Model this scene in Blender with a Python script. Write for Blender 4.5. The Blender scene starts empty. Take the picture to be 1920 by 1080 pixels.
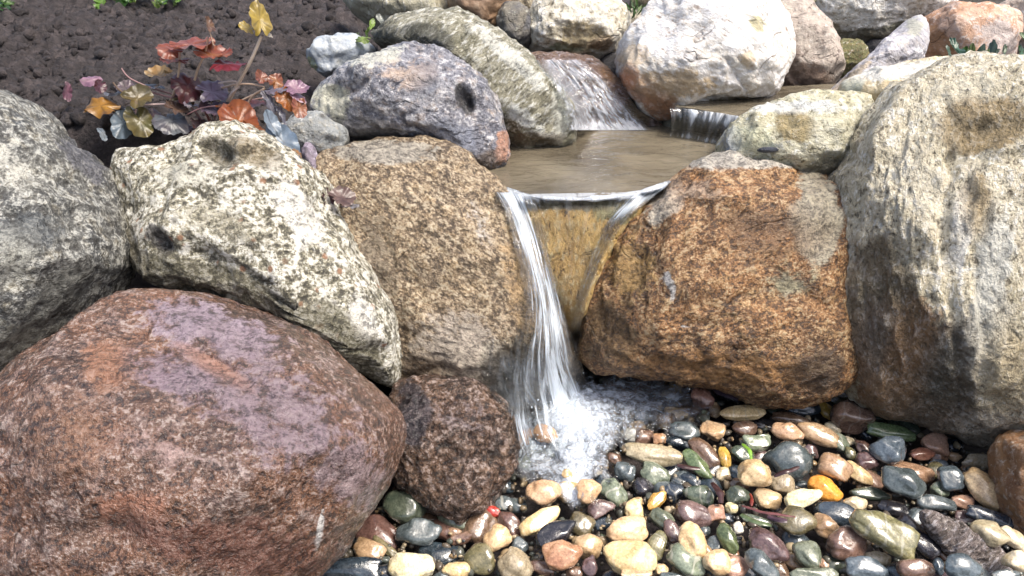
import bpy, bmesh, math, random
import numpy as np
from mathutils import Vector, Matrix, noise as mnoise
R = math.radians
sc = bpy.context.scene
# ------------------------------------------------------------------ camera, sky, sun, exposure
PITCH = 28.0; CAMH = 1.12; F = 1493.0
cam_d = bpy.data.cameras.new("Camera"); cam = bpy.data.objects.new("Camera", cam_d)
sc.collection.objects.link(cam); sc.camera = cam
cam.location = (0, 0, CAMH); cam.rotation_euler = (R(90 - PITCH), 0, 0)
cam_d.sensor_width = 36.0; cam_d.lens = 36.0 * F / 1920.0
cam_d.clip_start = 0.02; cam_d.clip_end = 500
SUN_EL, SUN_AZ = 62.0, 120.0      # azimuth measured from +Y (away from camera) towards +X
w = bpy.data.worlds.new("World"); sc.world = w; w.use_nodes = True
nt = w.node_tree; bg = nt.nodes["Background"]
sky = nt.nodes.new("ShaderNodeTexSky"); sky.sky_type = 'NISHITA'; sky.sun_disc = False
sky.sun_elevation = R(SUN_EL); sky.sun_rotation = R(SUN_AZ)
sky.air_density = 1.0; sky.dust_density = 5.0; sky.ozone_density = 0.6
nt.links.new(sky.outputs[0], bg.inputs[0]); bg.inputs[1].default_value = 0.15
sd = bpy.data.lights.new("Sun", 'SUN'); sun = bpy.data.objects.new("Sun", sd); sc.collection.objects.link(sun)
sd.energy = 2.8; sd.angle = R(22); sd.color = (1.0, 0.94, 0.84)
sv = Vector((math.sin(R(SUN_AZ)) * math.cos(R(SUN_EL)), math.cos(R(SUN_AZ)) * math.cos(R(SUN_EL)), math.sin(R(SUN_EL))))
sun.rotation_euler = sv.to_track_quat('Z', 'Y').to_euler()
sc.view_settings.view_transform = 'Standard'; sc.view_settings.look = 'None'
sc.view_settings.exposure = 0.84; sc.view_settings.gamma = 1.0
# ------------------------------------------------------------------ helpers
col = sc.collection
RT = np.array((1.0, 0, 0)); FW = np.array((0, math.cos(R(PITCH)), -math.sin(R(PITCH))))
UP = np.array((0, math.sin(R(PITCH)), math.cos(R(PITCH)))); CP = np.array((0, 0, CAMH))
CAMROT = cam.rotation_euler.copy()
def ray(px, py): return FW + RT * (px - 960) / F + UP * (540 - py) / F
def atY(px, py, Y): r = ray(px, py); return CP + r * (Y / r[1])
def atZ(px, py, z): r = ray(px, py); return CP + r * ((z - CAMH) / r[2])
def to_px(p):
    d = np.asarray(p) - CP; dz = d @ FW
    return 960 + F * (d @ RT) / dz, 540 - F * (d @ UP) / dz

def hsh(ix, iy, iz, s):
    h = (ix * 374761393 + iy * 668265263 + iz * 2147483647 + s * 974634777) & 0xffffffff
    h = ((h ^ (h >> 13)) * 1274126177) & 0xffffffff
    h = ((h ^ (h >> 16)) * 2246822519) & 0xffffffff
    return (h ^ (h >> 15)) & 0xffffffff
def vnoise(p, s=0):      # smooth gradient-like value noise, about -1..1
    pf = np.floor(p); f = p - pf; i = pf.astype(np.int64); f = f * f * f * (f * (f * 6 - 15) + 10)
    out = 0
    for dx in (0, 1):
        wx = f[:, 0] if dx else 1 - f[:, 0]
        for dy in (0, 1):
            wy = f[:, 1] if dy else 1 - f[:, 1]
            for dz in (0, 1):
                wz = f[:, 2] if dz else 1 - f[:, 2]
                out = out + wx * wy * wz * (hsh(i[:, 0] + dx, i[:, 1] + dy, i[:, 2] + dz, s) / 2147483648.0 - 1)
    return out
def fbm(p, s=0, octv=4, gain=.5, ridge=False):
    a = 1.0; t = 0; o = 0
    for k in range(octv):
        n = vnoise(p * (2.03 ** k) + 13.7 * k, s + k)
        if ridge: n = 1 - 2 * np.abs(n)
        o = o + a * n; t += a; a *= gain
    return o / t

ICO = {}
def ico(sub):
    if sub not in ICO:
        bm = bmesh.new(); bmesh.ops.create_icosphere(bm, subdivisions=sub, radius=1.0)
        for f in bm.faces: f.smooth = True
        me = bpy.data.meshes.new("ico%d" % sub); bm.to_mesh(me); bm.free()
        co = np.empty(len(me.vertices) * 3); me.vertices.foreach_get('co', co); co = co.reshape(-1, 3)
        co /= np.linalg.norm(co, axis=1)[:, None]
        ICO[sub] = (me, co)
    return ICO[sub]
def tag(o, label=None, cat=None, group=None, kind=None):
    if label: o['label'] = label
    if cat: o['category'] = cat
    if group: o['group'] = group
    if kind: o['kind'] = kind
    return o
def link(name, me, mat=None, parent=None, loc=None, rot=None):
    o = bpy.data.objects.new(name, me); col.objects.link(o)
    if mat is not None: me.materials.clear(); me.materials.append(mat)
    if loc is not None: o.location = loc
    if rot is not None: o.rotation_euler = rot
    if parent is not None: o.parent = parent
    me.name = name
    return o
def grid_mesh(name, P, uv=True, two=None):      # P: (n, m, 3) array -> quad grid
    n, m = P.shape[:2]
    me = bpy.data.meshes.new(name)
    idx = np.arange(n * m).reshape(n, m)
    q = np.stack([idx[:-1, :-1], idx[1:, :-1], idx[1:, 1:], idx[:-1, 1:]], -1).reshape(-1, 4)
    me.vertices.add(n * m); me.vertices.foreach_set('co', P.reshape(-1).astype(np.float32))
    me.loops.add(q.size); me.loops.foreach_set('vertex_index', q.reshape(-1).astype(np.int32))
    me.polygons.add(len(q)); me.polygons.foreach_set('loop_start', np.arange(0, q.size, 4, dtype=np.int32))
    me.polygons.foreach_set('loop_total', np.full(len(q), 4, dtype=np.int32))
    me.update(calc_edges=True); me.validate()
    me.polygons.foreach_set('use_smooth', np.ones(len(me.polygons), dtype=bool))
    if uv:
        l = me.uv_layers.new(name='UVMap')
        uvs = np.stack(np.meshgrid(np.linspace(0, 1, m), np.linspace(0, 1, n)), -1).reshape(-1, 2)
        vi = np.empty(len(me.loops), dtype=np.int32); me.loops.foreach_get('vertex_index', vi)
        l.data.foreach_set('uv', uvs[vi].reshape(-1).astype(np.float32))
    me.update()
    return me
def smooth_poly(P, it=2):
    P = np.array(P, float)
    for _ in range(it):
        Q = np.roll(P, -1, 0); P = np.stack([.75 * P + .25 * Q, .25 * P + .75 * Q], 1).reshape(-1, 2)
    return P
def centroid(P):
    x, y = P[:, 0], P[:, 1]; X, Y = np.roll(x, -1), np.roll(y, -1); c = x * Y - X * y; A = c.sum() / 2
    return np.array([((x + X) * c).sum(), ((y + Y) * c).sum()]) / (6 * A)
def polar(P, c, th):
    D = P - c; ang = np.arctan2(D[:, 1], D[:, 0]); r = np.hypot(D[:, 0], D[:, 1])
    N = 720; best = np.zeros(N); tt = -math.pi + 2 * math.pi * (np.arange(N) + .5) / N
    dx, dy = np.cos(tt), np.sin(tt)
    A = D; B = np.roll(D, -1, 0)
    for a, b in zip(A, B):
        e = b - a; den = dx * e[1] - dy * e[0]; den = np.where(abs(den) < 1e-9, 1e-9, den)
        t = (a[0] * e[1] - a[1] * e[0]) / den; s = (a[0] * dy - a[1] * dx) / den
        ok = (t > 0) & (s >= -1e-6) & (s <= 1 + 1e-6); best = np.where(ok & (t > best), t, best)
    return np.interp(th, tt, best, period=2 * math.pi)
def segdist(x, y, pts):
    d = np.full(x.shape, 1e9)
    for (ax, ay), (bx, by) in zip(pts[:-1], pts[1:]):
        ex, ey = bx - ax, by - ay; L = ex * ex + ey * ey + 1e-9
        t = np.clip(((x - ax) * ex + (y - ay) * ey) / L, 0, 1)
        d = np.minimum(d, np.hypot(x - ax - t * ex, y - ay - t * ey))
    return d
# ------------------------------------------------------------------ materials
def ramp(nt, fac, stops, interp='LINEAR'):
    n = nt.nodes.new('ShaderNodeValToRGB'); n.color_ramp.interpolation = interp
    e = n.color_ramp.elements
    while len(e) < len(stops): e.new(0.5)
    for k, (p, c) in enumerate(stops):
        e[k].position = p
        e[k].color = (c, c, c, 1) if isinstance(c, (int, float)) else (*c, 1)
    nt.links.new(fac, n.inputs[0]); return n.outputs[0]
def nz(nt, vec, scale, detail=4, rough=.55, dist=0.0):
    n = nt.nodes.new('ShaderNodeTexNoise'); n.inputs['Scale'].default_value = scale
    n.inputs['Detail'].default_value = detail; n.inputs['Roughness'].default_value = rough
    n.inputs['Distortion'].default_value = dist
    nt.links.new(vec, n.inputs['Vector']); return n.outputs[0]
def vor(nt, vec, scale, feat='F1'):
    n = nt.nodes.new('ShaderNodeTexVoronoi'); n.feature = feat; n.inputs['Scale'].default_value = scale
    nt.links.new(vec, n.inputs['Vector']); return n
def mix(nt, fac, a, b, blend='MIX'):
    n = nt.nodes.new('ShaderNodeMix'); n.data_type = 'RGBA'; n.blend_type = blend
    for i, v in ((0, fac), (6, a), (7, b)):
        if hasattr(v, 'links') or isinstance(v, bpy.types.NodeSocket): nt.links.new(v, n.inputs[i])
        elif i == 0: n.inputs[0].default_value = v
        else: n.inputs[i].default_value = (*v, 1)
    return n.outputs[2]
def math_(nt, op, a, b=0.0, c=None, clamp=False):
    n = nt.nodes.new('ShaderNodeMath'); n.operation = op; n.use_clamp = clamp
    for i, v in enumerate((a, b) if c is None else (a, b, c)):
        if isinstance(v, bpy.types.NodeSocket): nt.links.new(v, n.inputs[i])
        else: n.inputs[i].default_value = v
    return n.outputs[0]
def mapping(nt, vec, rot=(0, 0, 0), scale=(1, 1, 1), loc=(0, 0, 0)):
    n = nt.nodes.new('ShaderNodeMapping'); n.inputs['Rotation'].default_value = rot
    n.inputs['Scale'].default_value = scale; n.inputs['Location'].default_value = loc
    nt.links.new(vec, n.inputs['Vector']); return n.outputs[0]
def bump(nt, h, strength, dist, prev=None):
    n = nt.nodes.new('ShaderNodeBump'); n.inputs['Strength'].default_value = strength
    n.inputs['Distance'].default_value = dist; nt.links.new(h, n.inputs['Height'])
    if prev is not None: nt.links.new(prev, n.inputs['Normal'])
    return n.outputs[0]
def newmat(name):
    m = bpy.data.materials.new(name); m.use_nodes = True
    return m, m.node_tree, m.node_tree.nodes['Principled BSDF']

def rock_mat(name, c1, c2, c3=None, light=(.7, .68, .6), dark=(.03, .028, .025), big=5.0, grain=150.0,
             lt=.60, dk=.40, stretch=(1, 1, 1), rot=0.0, wet=.3, rough=.75, bmp=1.0, seed=0, spot=None, contrast=1.0):
    m, nt, b = newmat(name)
    tc = nt.nodes.new('ShaderNodeTexCoord')
    v = mapping(nt, tc.outputs['Object'], rot=(0, 0, R(rot)), loc=(seed * 3.1, seed * 1.7, seed))
    vs = mapping(nt, v, scale=stretch)
    nb = nz(nt, vs, big, 6, .62, .6)
    c = ramp(nt, nb, [(.36, c2), (.62, c1)])
    nm = nz(nt, vs, big * 5, 5, .65, .3)
    if c3: c = mix(nt, ramp(nt, nm, [(.50, 0.), (.66, .85)]), c, c3)
    # grains: lights and darks at crystal size
    ng = nz(nt, vs, grain, 3, .7)
    ng2 = nz(nt, vs, grain * .38, 4, .75)
    gsum = math_(nt, 'ADD', math_(nt, 'MULTIPLY', ng, .5), math_(nt, 'MULTIPLY', ng2, .5))
    mod = math_(nt, 'MULTIPLY_ADD', nm, .14, math_(nt, 'SUBTRACT', gsum, .07))
    fl = ramp(nt, mod, [(lt - .045, 0.), (lt + .03, 1.)])
    fd = ramp(nt, mod, [(dk - .04, 1.), (dk + .045, 0.)])
    c = mix(nt, math_(nt, 'MULTIPLY', fl, .8 * contrast), c, light)
    c = mix(nt, math_(nt, 'MULTIPLY', fd, .85 * contrast), c, dark)
    nc = nz(nt, v, big * .55, 4, .55, .4); nk = nz(nt, v, big * .8, 2)
    crk = math_(nt, 'MULTIPLY', ramp(nt, math_(nt, 'ABSOLUTE', math_(nt, 'SUBTRACT', nc, .5)), [(.002, 1.), (.009, 0.)]), ramp(nt, nk, [(.5, 0.), (.58, 1.)]))
    c = mix(nt, math_(nt, 'MULTIPLY', crk, .4), c, dark)
    pv = vor(nt, vs, grain * .33); pr = nt.nodes.new('ShaderNodeSeparateColor'); nt.links.new(pv.outputs[1], pr.inputs[0])
    pit = math_(nt, 'MULTIPLY', ramp(nt, pv.outputs[0], [(.10, 1.), (.34, 0.)]), ramp(nt, pr.outputs[0], [(.72, 0.), (.78, 1.)]))
    c = mix(nt, math_(nt, 'MULTIPLY', pit, .75 * contrast), c, dark)
    if spot:
        vv = vor(nt, v, spot[1]); f = ramp(nt, vv.outputs[0], [(.16, 1.), (.28, 0.)])
        rnd = nt.nodes.new('ShaderNodeSeparateColor'); nt.links.new(vv.outputs[1], rnd.inputs[0])
        f = math_(nt, 'MULTIPLY', f, ramp(nt, rnd.outputs[0], [(.62, 0.), (.66, 1.)]))
        c = mix(nt, f, c, spot[0])
    at = nt.nodes.new('ShaderNodeAttribute'); at.attribute_name = 'stain_shading'
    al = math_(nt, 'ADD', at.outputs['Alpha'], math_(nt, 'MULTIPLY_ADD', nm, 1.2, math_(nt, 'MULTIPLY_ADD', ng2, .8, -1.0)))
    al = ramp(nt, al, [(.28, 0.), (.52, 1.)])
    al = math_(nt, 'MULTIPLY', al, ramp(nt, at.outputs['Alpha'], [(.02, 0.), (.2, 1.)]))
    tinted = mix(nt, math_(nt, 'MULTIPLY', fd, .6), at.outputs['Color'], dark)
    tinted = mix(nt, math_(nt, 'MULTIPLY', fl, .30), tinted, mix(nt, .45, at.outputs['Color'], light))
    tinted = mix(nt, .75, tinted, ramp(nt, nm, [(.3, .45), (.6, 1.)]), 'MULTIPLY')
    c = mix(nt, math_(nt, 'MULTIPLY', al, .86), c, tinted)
    nt.links.new(c, b.inputs['Base Color'])
    w_ = math_(nt, 'MULTIPLY_ADD', nm, .5, rough - .25 - wet * .45)
    nt.links.new(math_(nt, 'ADD', w_, 0, clamp=True), b.inputs['Roughness'])
    b.inputs['Coat Weight'].default_value = wet; b.inputs['Coat Roughness'].default_value = .16
    b.inputs['Coat IOR'].default_value = 1.38
    bb = bump(nt, nz(nt, vs, big * 5, 6, .7), .75 * bmp, .022); bb = bump(nt, crk, .8, -.006, bb)
    bb = bump(nt, gsum, 1.0 * bmp, .006, bb); bb = bump(nt, pit, .5, -.003, bb)
    nt.links.new(bb, b.inputs['Normal']); nt.links.new(bb, b.inputs['Coat Normal'])
    return m

PEB = {}
def peb_mat(key):
    if key in PEB: return PEB[key]
    c1, c2, vein = PCOL[key]
    m, nt, b = newmat('pebble_' + key)
    tc = nt.nodes.new('ShaderNodeTexCoord'); oi = nt.nodes.new('ShaderNodeObjectInfo')
    off = nt.nodes.new('ShaderNodeVectorMath'); off.operation = 'ADD'
    sc3 = nt.nodes.new('ShaderNodeCombineXYZ')
    for i in range(3): nt.links.new(math_(nt, 'MULTIPLY', oi.outputs['Random'], 9.7 + 5 * i), sc3.inputs[i])
    nt.links.new(tc.outputs['Object'], off.inputs[0]); nt.links.new(sc3.outputs[0], off.inputs[1])
    v = off.outputs[0]
    n1 = nz(nt, v, 28, 5, .6, .8); n2 = nz(nt, v, 230, 4, .7)
    c = ramp(nt, n1, [(.35, c1), (.65, c2)])
    c = mix(nt, ramp(nt, n2, [(.35, .55), (.5, 0.)]), c, tuple(x * .35 for x in c1))
    c = mix(nt, ramp(nt, n2, [(.56, 0.), (.7, .45)]), c, tuple(min(.9, x * 1.7 + .05) for x in c2))
    wv = nt.nodes.new('ShaderNodeTexWave'); wv.inputs['Scale'].default_value = 9; wv.inputs['Distortion'].default_value = 9
    wv.inputs['Detail'].default_value = 3; nt.links.new(v, wv.inputs['Vector'])
    vf = math_(nt, 'MULTIPLY', ramp(nt, wv.outputs[1], [(.93, 0.), (.99, 1.)]), ramp(nt, oi.outputs['Random'], [(.80, 0.), (.82, vein * .55)]))
    c = mix(nt, vf, c, (.4, .38, .33))
    hs = nt.nodes.new('ShaderNodeHueSaturation'); nt.links.new(c, hs.inputs['Color'])
    nt.links.new(math_(nt, 'MULTIPLY_ADD', oi.outputs['Random'], .5, .78), hs.inputs['Value'])
    nt.links.new(math_(nt, 'MULTIPLY_ADD', oi.outputs['Random'], .03, .485), hs.inputs['Hue'])
    nt.links.new(hs.outputs[0], b.inputs['Base Color'])
    nt.links.new(ramp(nt, nz(nt, v, 40, 3), [(.35, .10), (.7, .38)]), b.inputs['Roughness'])
    b.inputs['Coat Weight'].default_value = .9; b.inputs['Coat Roughness'].default_value = .05; b.inputs['Coat IOR'].default_value = 1.45
    bb = bump(nt, nz(nt, v, 75, 4, .6), .45, .004); bb = bump(nt, n2, .3, .0012, bb)
    nt.links.new(bb, b.inputs['Normal'])
    nt.links.new(bump(nt, nz(nt, v, 55, 3, .5), .35, .004), b.inputs['Coat Normal'])
    PEB[key] = m; return m
PCOL = {
 'slate': ((.045, .058, .062), (.10, .12, .125), .8), 'darkslate': ((.012, .018, .026), (.035, .05, .065), .4),
 'slateblue': ((.05, .068, .085), (.12, .145, .165), .6), 'greygreen': ((.09, .11, .075), (.19, .21, .15), .8),
 'green': ((.045, .07, .03), (.15, .19, .09), 1.), 'darkgreen': ((.035, .05, .036), (.085, .10, .07), .5),
 'olive': ((.08, .075, .04), (.20, .17, .09), .5), 'tan': ((.40, .26, .13), (.58, .43, .25), .4),
 'cream': ((.50, .40, .22), (.72, .64, .46), .4), 'white': ((.6, .57, .5), (.8, .78, .7), .2),
 'peach': ((.48, .30, .16), (.64, .45, .27), .3), 'orange': ((.62, .22, .03), (.75, .33, .07), .2),
 'ochre': ((.38, .20, .04), (.58, .34, .09), .3), 'brown': ((.085, .05, .03), (.19, .12, .08), .5),
 'purplebrown': ((.07, .042, .04), (.17, .11, .105), .5), 'redbrown': ((.10, .055, .042), (.19, .115, .085), .3),
 'red': ((.33, .03, .02), (.42, .08, .04), .2), 'terracotta': ((.27, .12, .07), (.38, .21, .13), .5),
 'pinkbrown': ((.28, .15, .10), (.42, .25, .18), .4), 'black': ((.008, .008, .011), (.028, .026, .032), .2),
 'beige': ((.28, .23, .14), (.42, .36, .24), .3), 'browntan': ((.22, .13, .07), (.40, .26, .16), .4),
}
CWORD = {'slate': 'slate grey', 'darkslate': 'dark blue-grey', 'slateblue': 'blue-grey', 'greygreen': 'grey-green', 'green': 'mossy green',
 'darkgreen': 'dark green', 'olive': 'olive', 'tan': 'tan', 'cream': 'cream', 'white': 'whitish', 'peach': 'peach', 'orange': 'bright orange',
 'ochre': 'ochre', 'brown': 'brown', 'purplebrown': 'purple-brown', 'redbrown': 'red-brown', 'red': 'bright red', 'terracotta': 'terracotta',
 'pinkbrown': 'pinkish', 'black': 'black', 'beige': 'beige', 'browntan': 'light brown'}
# ------------------------------------------------------------------ terrain
def sstep(x, a, b): t = np.clip((x - a) / (b - a), 0, 1); return t * t * (3 - 2 * t)
def ground_z(x, y):
    left = 1 - sstep(x, -.62, -.36)
    lvl = .40 + .20 * left + sstep(y, 2.0, 2.4) * (1 - left) * .12
    lvl = lvl + (.02 * np.clip(y - 1.6, 0, 6)) * left
    y0 = 1.76 - .22 * left
    return -.03 + (lvl + .03) * sstep(y, y0, y0 + .12)
def soil_material():
    m, nt, b = newmat('soil')
    tc = nt.nodes.new('ShaderNodeTexCoord'); v = tc.outputs['Object']
    n = nz(nt, v, 26, 8, .72)
    c = ramp(nt, n, [(.32, (.012, .009, .010)), (.5, (.042, .033, .034)), (.68, (.11, .088, .086))])
    c = mix(nt, ramp(nt, nz(nt, v, 120, 4, .7), [(.62, 0.), (.74, .5)]), c, (.16, .12, .10))
    nt.links.new(c, b.inputs['Base Color']); b.inputs['Roughness'].default_value = .72
    bb = bump(nt, nz(nt, v, 60, 6, .7), .9, .012); bb = bump(nt, nz(nt, v, 240, 4, .7), .8, .004, bb)
    nt.links.new(bb, b.inputs['Normal']); return m
SOIL = soil_material()
def axis(lo, hi, flo, fhi, fine, grow=1.25):
    a = list(np.arange(flo, fhi + fine, fine)); s = fine
    while a[-1] < hi: s *= grow; a.append(a[-1] + s)
    s = fine
    while a[0] > lo: s *= grow; a.insert(0, a[0] - s)
    return np.array(a)
xs = axis(-40, 40, -2.6, 2.6, .03); ys = axis(-20, 70, .5, 5, .03)
X, Y = np.meshgrid(xs, ys); Z = ground_z(X, Y) - .012
pp = np.stack([X, Y, X * 0], -1).reshape(-1, 3); Z = Z + .02 * fbm(pp * 6, 3, 3).reshape(X.shape)
g = link('ground', grid_mesh('ground', np.stack([X, Y, Z], -1), uv=False), SOIL); tag(g, kind='structure')
xs = np.arange(-2.5, -.25, .0065); ys = np.concatenate([np.arange(1.5, 2.6, .0065), np.arange(2.6, 4.6, .012)])
X, Y = np.meshgrid(xs, ys); pp = np.stack([X, Y, X * 0], -1).reshape(-1, 3)
cl = fbm(pp * 7, 5, 3); lump = np.maximum(0, fbm(pp * 20, 11, 4, .5)); lump2 = np.abs(fbm(pp * 45, 17, 3, .5))
hol = np.minimum(0, fbm(pp * 12 + 5, 23, 3) + .3)
Z = ground_z(X, Y) + .015 + (.035 * cl + .042 * lump + .02 * lump2 + .05 * hol).reshape(X.shape)
Z -= .12 * sstep(X, -.5, -.27)
SZ = (xs, ys, Z)
s = link('soil', grid_mesh('soil', np.stack([X, Y, Z], -1), uv=False), SOIL); tag(s, kind='structure')
# loose clods of earth
r0 = np.random.RandomState(4); me0, U0 = ico(2); F0 = np.array([list(q.vertices) for q in me0.polygons]); VV = []; FF = []; nv = 0
for k in range(7000):
    cx = r0.uniform(-2.3, -.36); cy = 1.62 + r0.rand() ** 1.6 * 2.2; rad = .0035 + .016 * r0.rand() ** 6
    iz = SZ[2][np.searchsorted(SZ[1], cy) - 1, min(len(SZ[0]) - 1, np.searchsorted(SZ[0], cx))]
    v = U0 * (1 + .45 * vnoise(U0 * 1.7 + k * 3.1, 7))[:, None] * rad * r0.uniform(.6, 1.2, 3); VV.append(v + (cx, cy, iz + rad * .2)); FF.append(F0 + nv); nv += len(v)
me = bpy.data.meshes.new('clods'); me.from_pydata(np.concatenate(VV).tolist(), [], np.concatenate(FF).tolist()); me.update()
for q in me.polygons: q.use_smooth = True
s = link('soil_clods', me, SOIL); tag(s, 'loose crumbs and clods of dark earth scattered over the planting bed', 'soil', kind='stuff')

# ------------------------------------------------------------------ boulders
BOULD = {}
def boulder(key, name, label, cat, poly, Yc, T, mat, box=.66, chops=9, sub=6, amp=(.03, .012, .004), freq=(3.5, 11, 38),
            stains_shading=(), dents=(), cracks=(), planes=(), seed=1, group=None, smooth=1, aniso=None):
    P = smooth_poly(poly, smooth); c = centroid(P)
    r0 = ray(*c); s = Yc / r0[1]; C0 = CP + r0 * s; k = s / F
    L = (P - c) * k; L[:, 1] *= -1
    me0, U = ico(sub); me = me0.copy(); me.name = name
    th = np.arctan2(U[:, 1], U[:, 0]); rho = np.hypot(U[:, 0], U[:, 1]); ph = np.arctan2(U[:, 2], rho)
    r = polar(L, np.zeros(2), th)
    rr = np.cos(ph) ** box; zz = np.sign(ph) * np.abs(np.sin(ph)) ** box
    p = np.stack([r * rr * np.cos(th), r * rr * np.sin(th), T * zz], 1)
    rng = np.random.RandomState(seed)
    pl = list(planes)
    for _ in range(chops):
        a = rng.uniform(0, 2 * math.pi); t = R(rng.uniform(25, 68))
        pl.append((math.sin(t) * math.cos(a), math.sin(t) * math.sin(a), math.cos(t), rng.uniform(.80, .95)))
    for nx, ny, nzz, d in pl:
        n = np.array([nx, ny, nzz]); n = n / np.linalg.norm(n); q = p @ n; e = q - q.max() * d
        p = p - n * (np.where(e > 0, e - .005 * np.log1p(np.maximum(e, 0) / .005), 0) * .92)[:, None]
    tp = 1 - .85 * np.maximum(p[:, 2], 0) / s; p[:, 0] *= tp; p[:, 1] *= tp      # sides narrow towards the front
    q = p + seed * 7.3
    if aniso is not None:
        a, sx, sy = aniso; ca, sa = math.cos(R(a)), math.sin(R(a))
        q = np.stack([(q[:, 0] * ca + q[:, 1] * sa) * sx, (-q[:, 0] * sa + q[:, 1] * ca) * sy, q[:, 2]], 1)
    nrm = p / np.array([1, 1, 1]) ; nrm = nrm / np.maximum(1e-6, np.linalg.norm(nrm, axis=1))[:, None]
    d = amp[0] * fbm(q * freq[0], seed, 3) + 1.5 * amp[1] * fbm(q * freq[1], seed + 9, 4, .6, True) + 1.4 * amp[2] * fbm(q * freq[2], seed + 20, 4, .65)
    p = p + nrm * d[:, None]
    dz = s - p[:, 2]; fx = c[0] + 0 * dz; fx = 960 + ((c[0] - 960) / F * s + p[:, 0]) / dz * F; fy = 540 - ((540 - c[1]) / F * s + p[:, 1]) / dz * F
    front = (p[:, 2] > -.3 * T)
    wob = 6 * fbm(p * 25, seed + 3, 3)
    for dd in dents:
        x, y, rx, ry, a, dep = dd; ca, sa = math.cos(R(a)), math.sin(R(a))
        u = ((fx - x) * ca + (fy - y) * sa) / rx; v = (-(fx - x) * sa + (fy - y) * ca) / ry
        p[:, 2] -= np.where(front, dep * np.exp(-((u * u + v * v) * (1 + .05 * wob)) ** 1.6), 0)
    for pts, wd, dep in cracks:
        dist = segdist(fx + wob, fy + wob, pts) / wd
        p[:, 2] -= np.where(front, dep * np.exp(-dist ** 2), 0)
    me.vertices.foreach_set('co', p.reshape(-1).astype(np.float32)); me.update()
    colr = np.zeros((len(p), 4)); colr[:, :3] = .3
    big = 26 * fbm(p * 9 + 3, seed + 31, 4)
    big2 = 26 * fbm(p * 9 + 8, seed + 32, 4)
    for st in stains_shading:  # colour patches: real stains, and shade, top light and sheen painted alike
        x, y, rx, ry, a, cc, al = st; ca, sa = math.cos(R(a)), math.sin(R(a))
        gx = fx + big * min(1, min(rx, ry) / 45.); gy = fy + big2 * min(1, min(rx, ry) / 45.)
        u = ((gx - x) * ca + (gy - y) * sa) / rx; v = (-(gx - x) * sa + (gy - y) * ca) / ry
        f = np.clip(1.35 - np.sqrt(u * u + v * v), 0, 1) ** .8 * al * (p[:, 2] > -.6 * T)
        na = 1 - (1 - colr[:, 3]) * (1 - f); wgt = (f / np.maximum(na, 1e-5))[:, None]
        colr[:, :3] = colr[:, :3] * (1 - wgt) + np.array(cc) * wgt; colr[:, 3] = na
    at = me.attributes.new('stain_shading', 'FLOAT_COLOR', 'POINT'); at.data.foreach_set('color', colr.reshape(-1).astype(np.float32))
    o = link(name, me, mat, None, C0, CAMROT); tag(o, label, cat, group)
    BOULD[key] = o
    return o
BG = 'boulders stacked around the waterfall'
WH = (.78, .76, .70)
# A - speckled boulder at the left edge
boulder('A', 'boulder', 'large grey speckled granite boulder at the left edge, above the red boulder', 'boulder',
 [(-190, 260), (-90, 165), (0, 170), (50, 215), (110, 265), (165, 325), (188, 400), (206, 460), (200, 510), (150, 570), (95, 625), (40, 680), (0, 712), (-120, 700), (-220, 560), (-240, 400)],
 1.28, .24, rock_mat('speckled_granite', (.20, .197, .175), (.075, .08, .085), (.23, .21, .16), light=(.50, .50, .46), big=8, grain=130, lt=.545, dk=.455, wet=.25, bmp=1.2, seed=1),
 seed=3, box=.66, group=BG, amp=(.03, .012, .004),
 stains_shading=[(60, 430, 60, 45, 20, (.07, .08, .09), .6), (120, 560, 80, 45, -45, (.10, .10, .09), .7), (150, 300, 60, 25, 45, (.09, .09, .11), .8), (30, 480, 40, 50, 0, (.36, .36, .32), .5), (20, 290, 60, 40, 40, (.55, .54, .48), .5), (40, 640, 60, 50, 0, (.2, .2, .17), .5)],
 planes=[(.55, .55, .6, .8)])
# B - cream boulder under the plant
boulder('B', 'boulder', 'cream and olive mottled boulder below the red-leaved plant, dark along its underside', 'boulder',
 [(205, 330), (235, 288), (300, 285), (340, 262), (400, 238), (450, 232), (520, 270), (570, 305), (600, 355), (625, 420), (660, 480), (700, 540), (730, 590), (742, 660), (738, 742), (700, 712), (640, 665), (575, 615), (500, 575), (420, 545), (350, 540), (280, 525), (250, 470), (225, 410)],
 1.42, .15, rock_mat('mottled_cream', (.42, .39, .28), (.17, .155, .10), (.56, .54, .45), light=(.86, .84, .77), big=9, grain=110, lt=.53, dk=.455, wet=.15, bmp=1.3, seed=2, spot=((.30, .17, .10), 38)),
 seed=8, box=.6, group=BG, chops=10, amp=(.022, .014, .004),
 stains_shading=[(320, 505, 90, 28, 12, (.10, .09, .05), 1.2), (480, 560, 120, 30, 26, (.09, .08, .045), 1.25), (650, 650, 95, 38, 52, (.12, .11, .065), 1.), (300, 450, 30, 16, 50, (.05, .045, .045), 1.),  # underside painted darker; shade of the hole put into its colour
  (410, 285, 40, 24, 20, (.13, .11, .07), 1.), (480, 285, 55, 22, 25, (.24, .19, .11), .9), (560, 400, 40, 90, -25, WH, .75), (350, 330, 70, 30, 5, (.62, .60, .50), .6), (680, 590, 24, 50, -25, WH, .8), (250, 480, 22, 60, -20, (.16, .14, .09), .7), (420, 420, 100, 30, 20, (.36, .33, .24), .5)],
 dents=[(415, 292, 38, 20, 15, .03), (300, 452, 26, 13, 45, .03), (470, 290, 30, 14, 0, .015), (420, 500, 110, 22, 20, .015)], planes=[(-.1, .75, .66, .86), (-.2, -.7, .55, .78), (.35, .1, .93, .9)])
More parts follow.
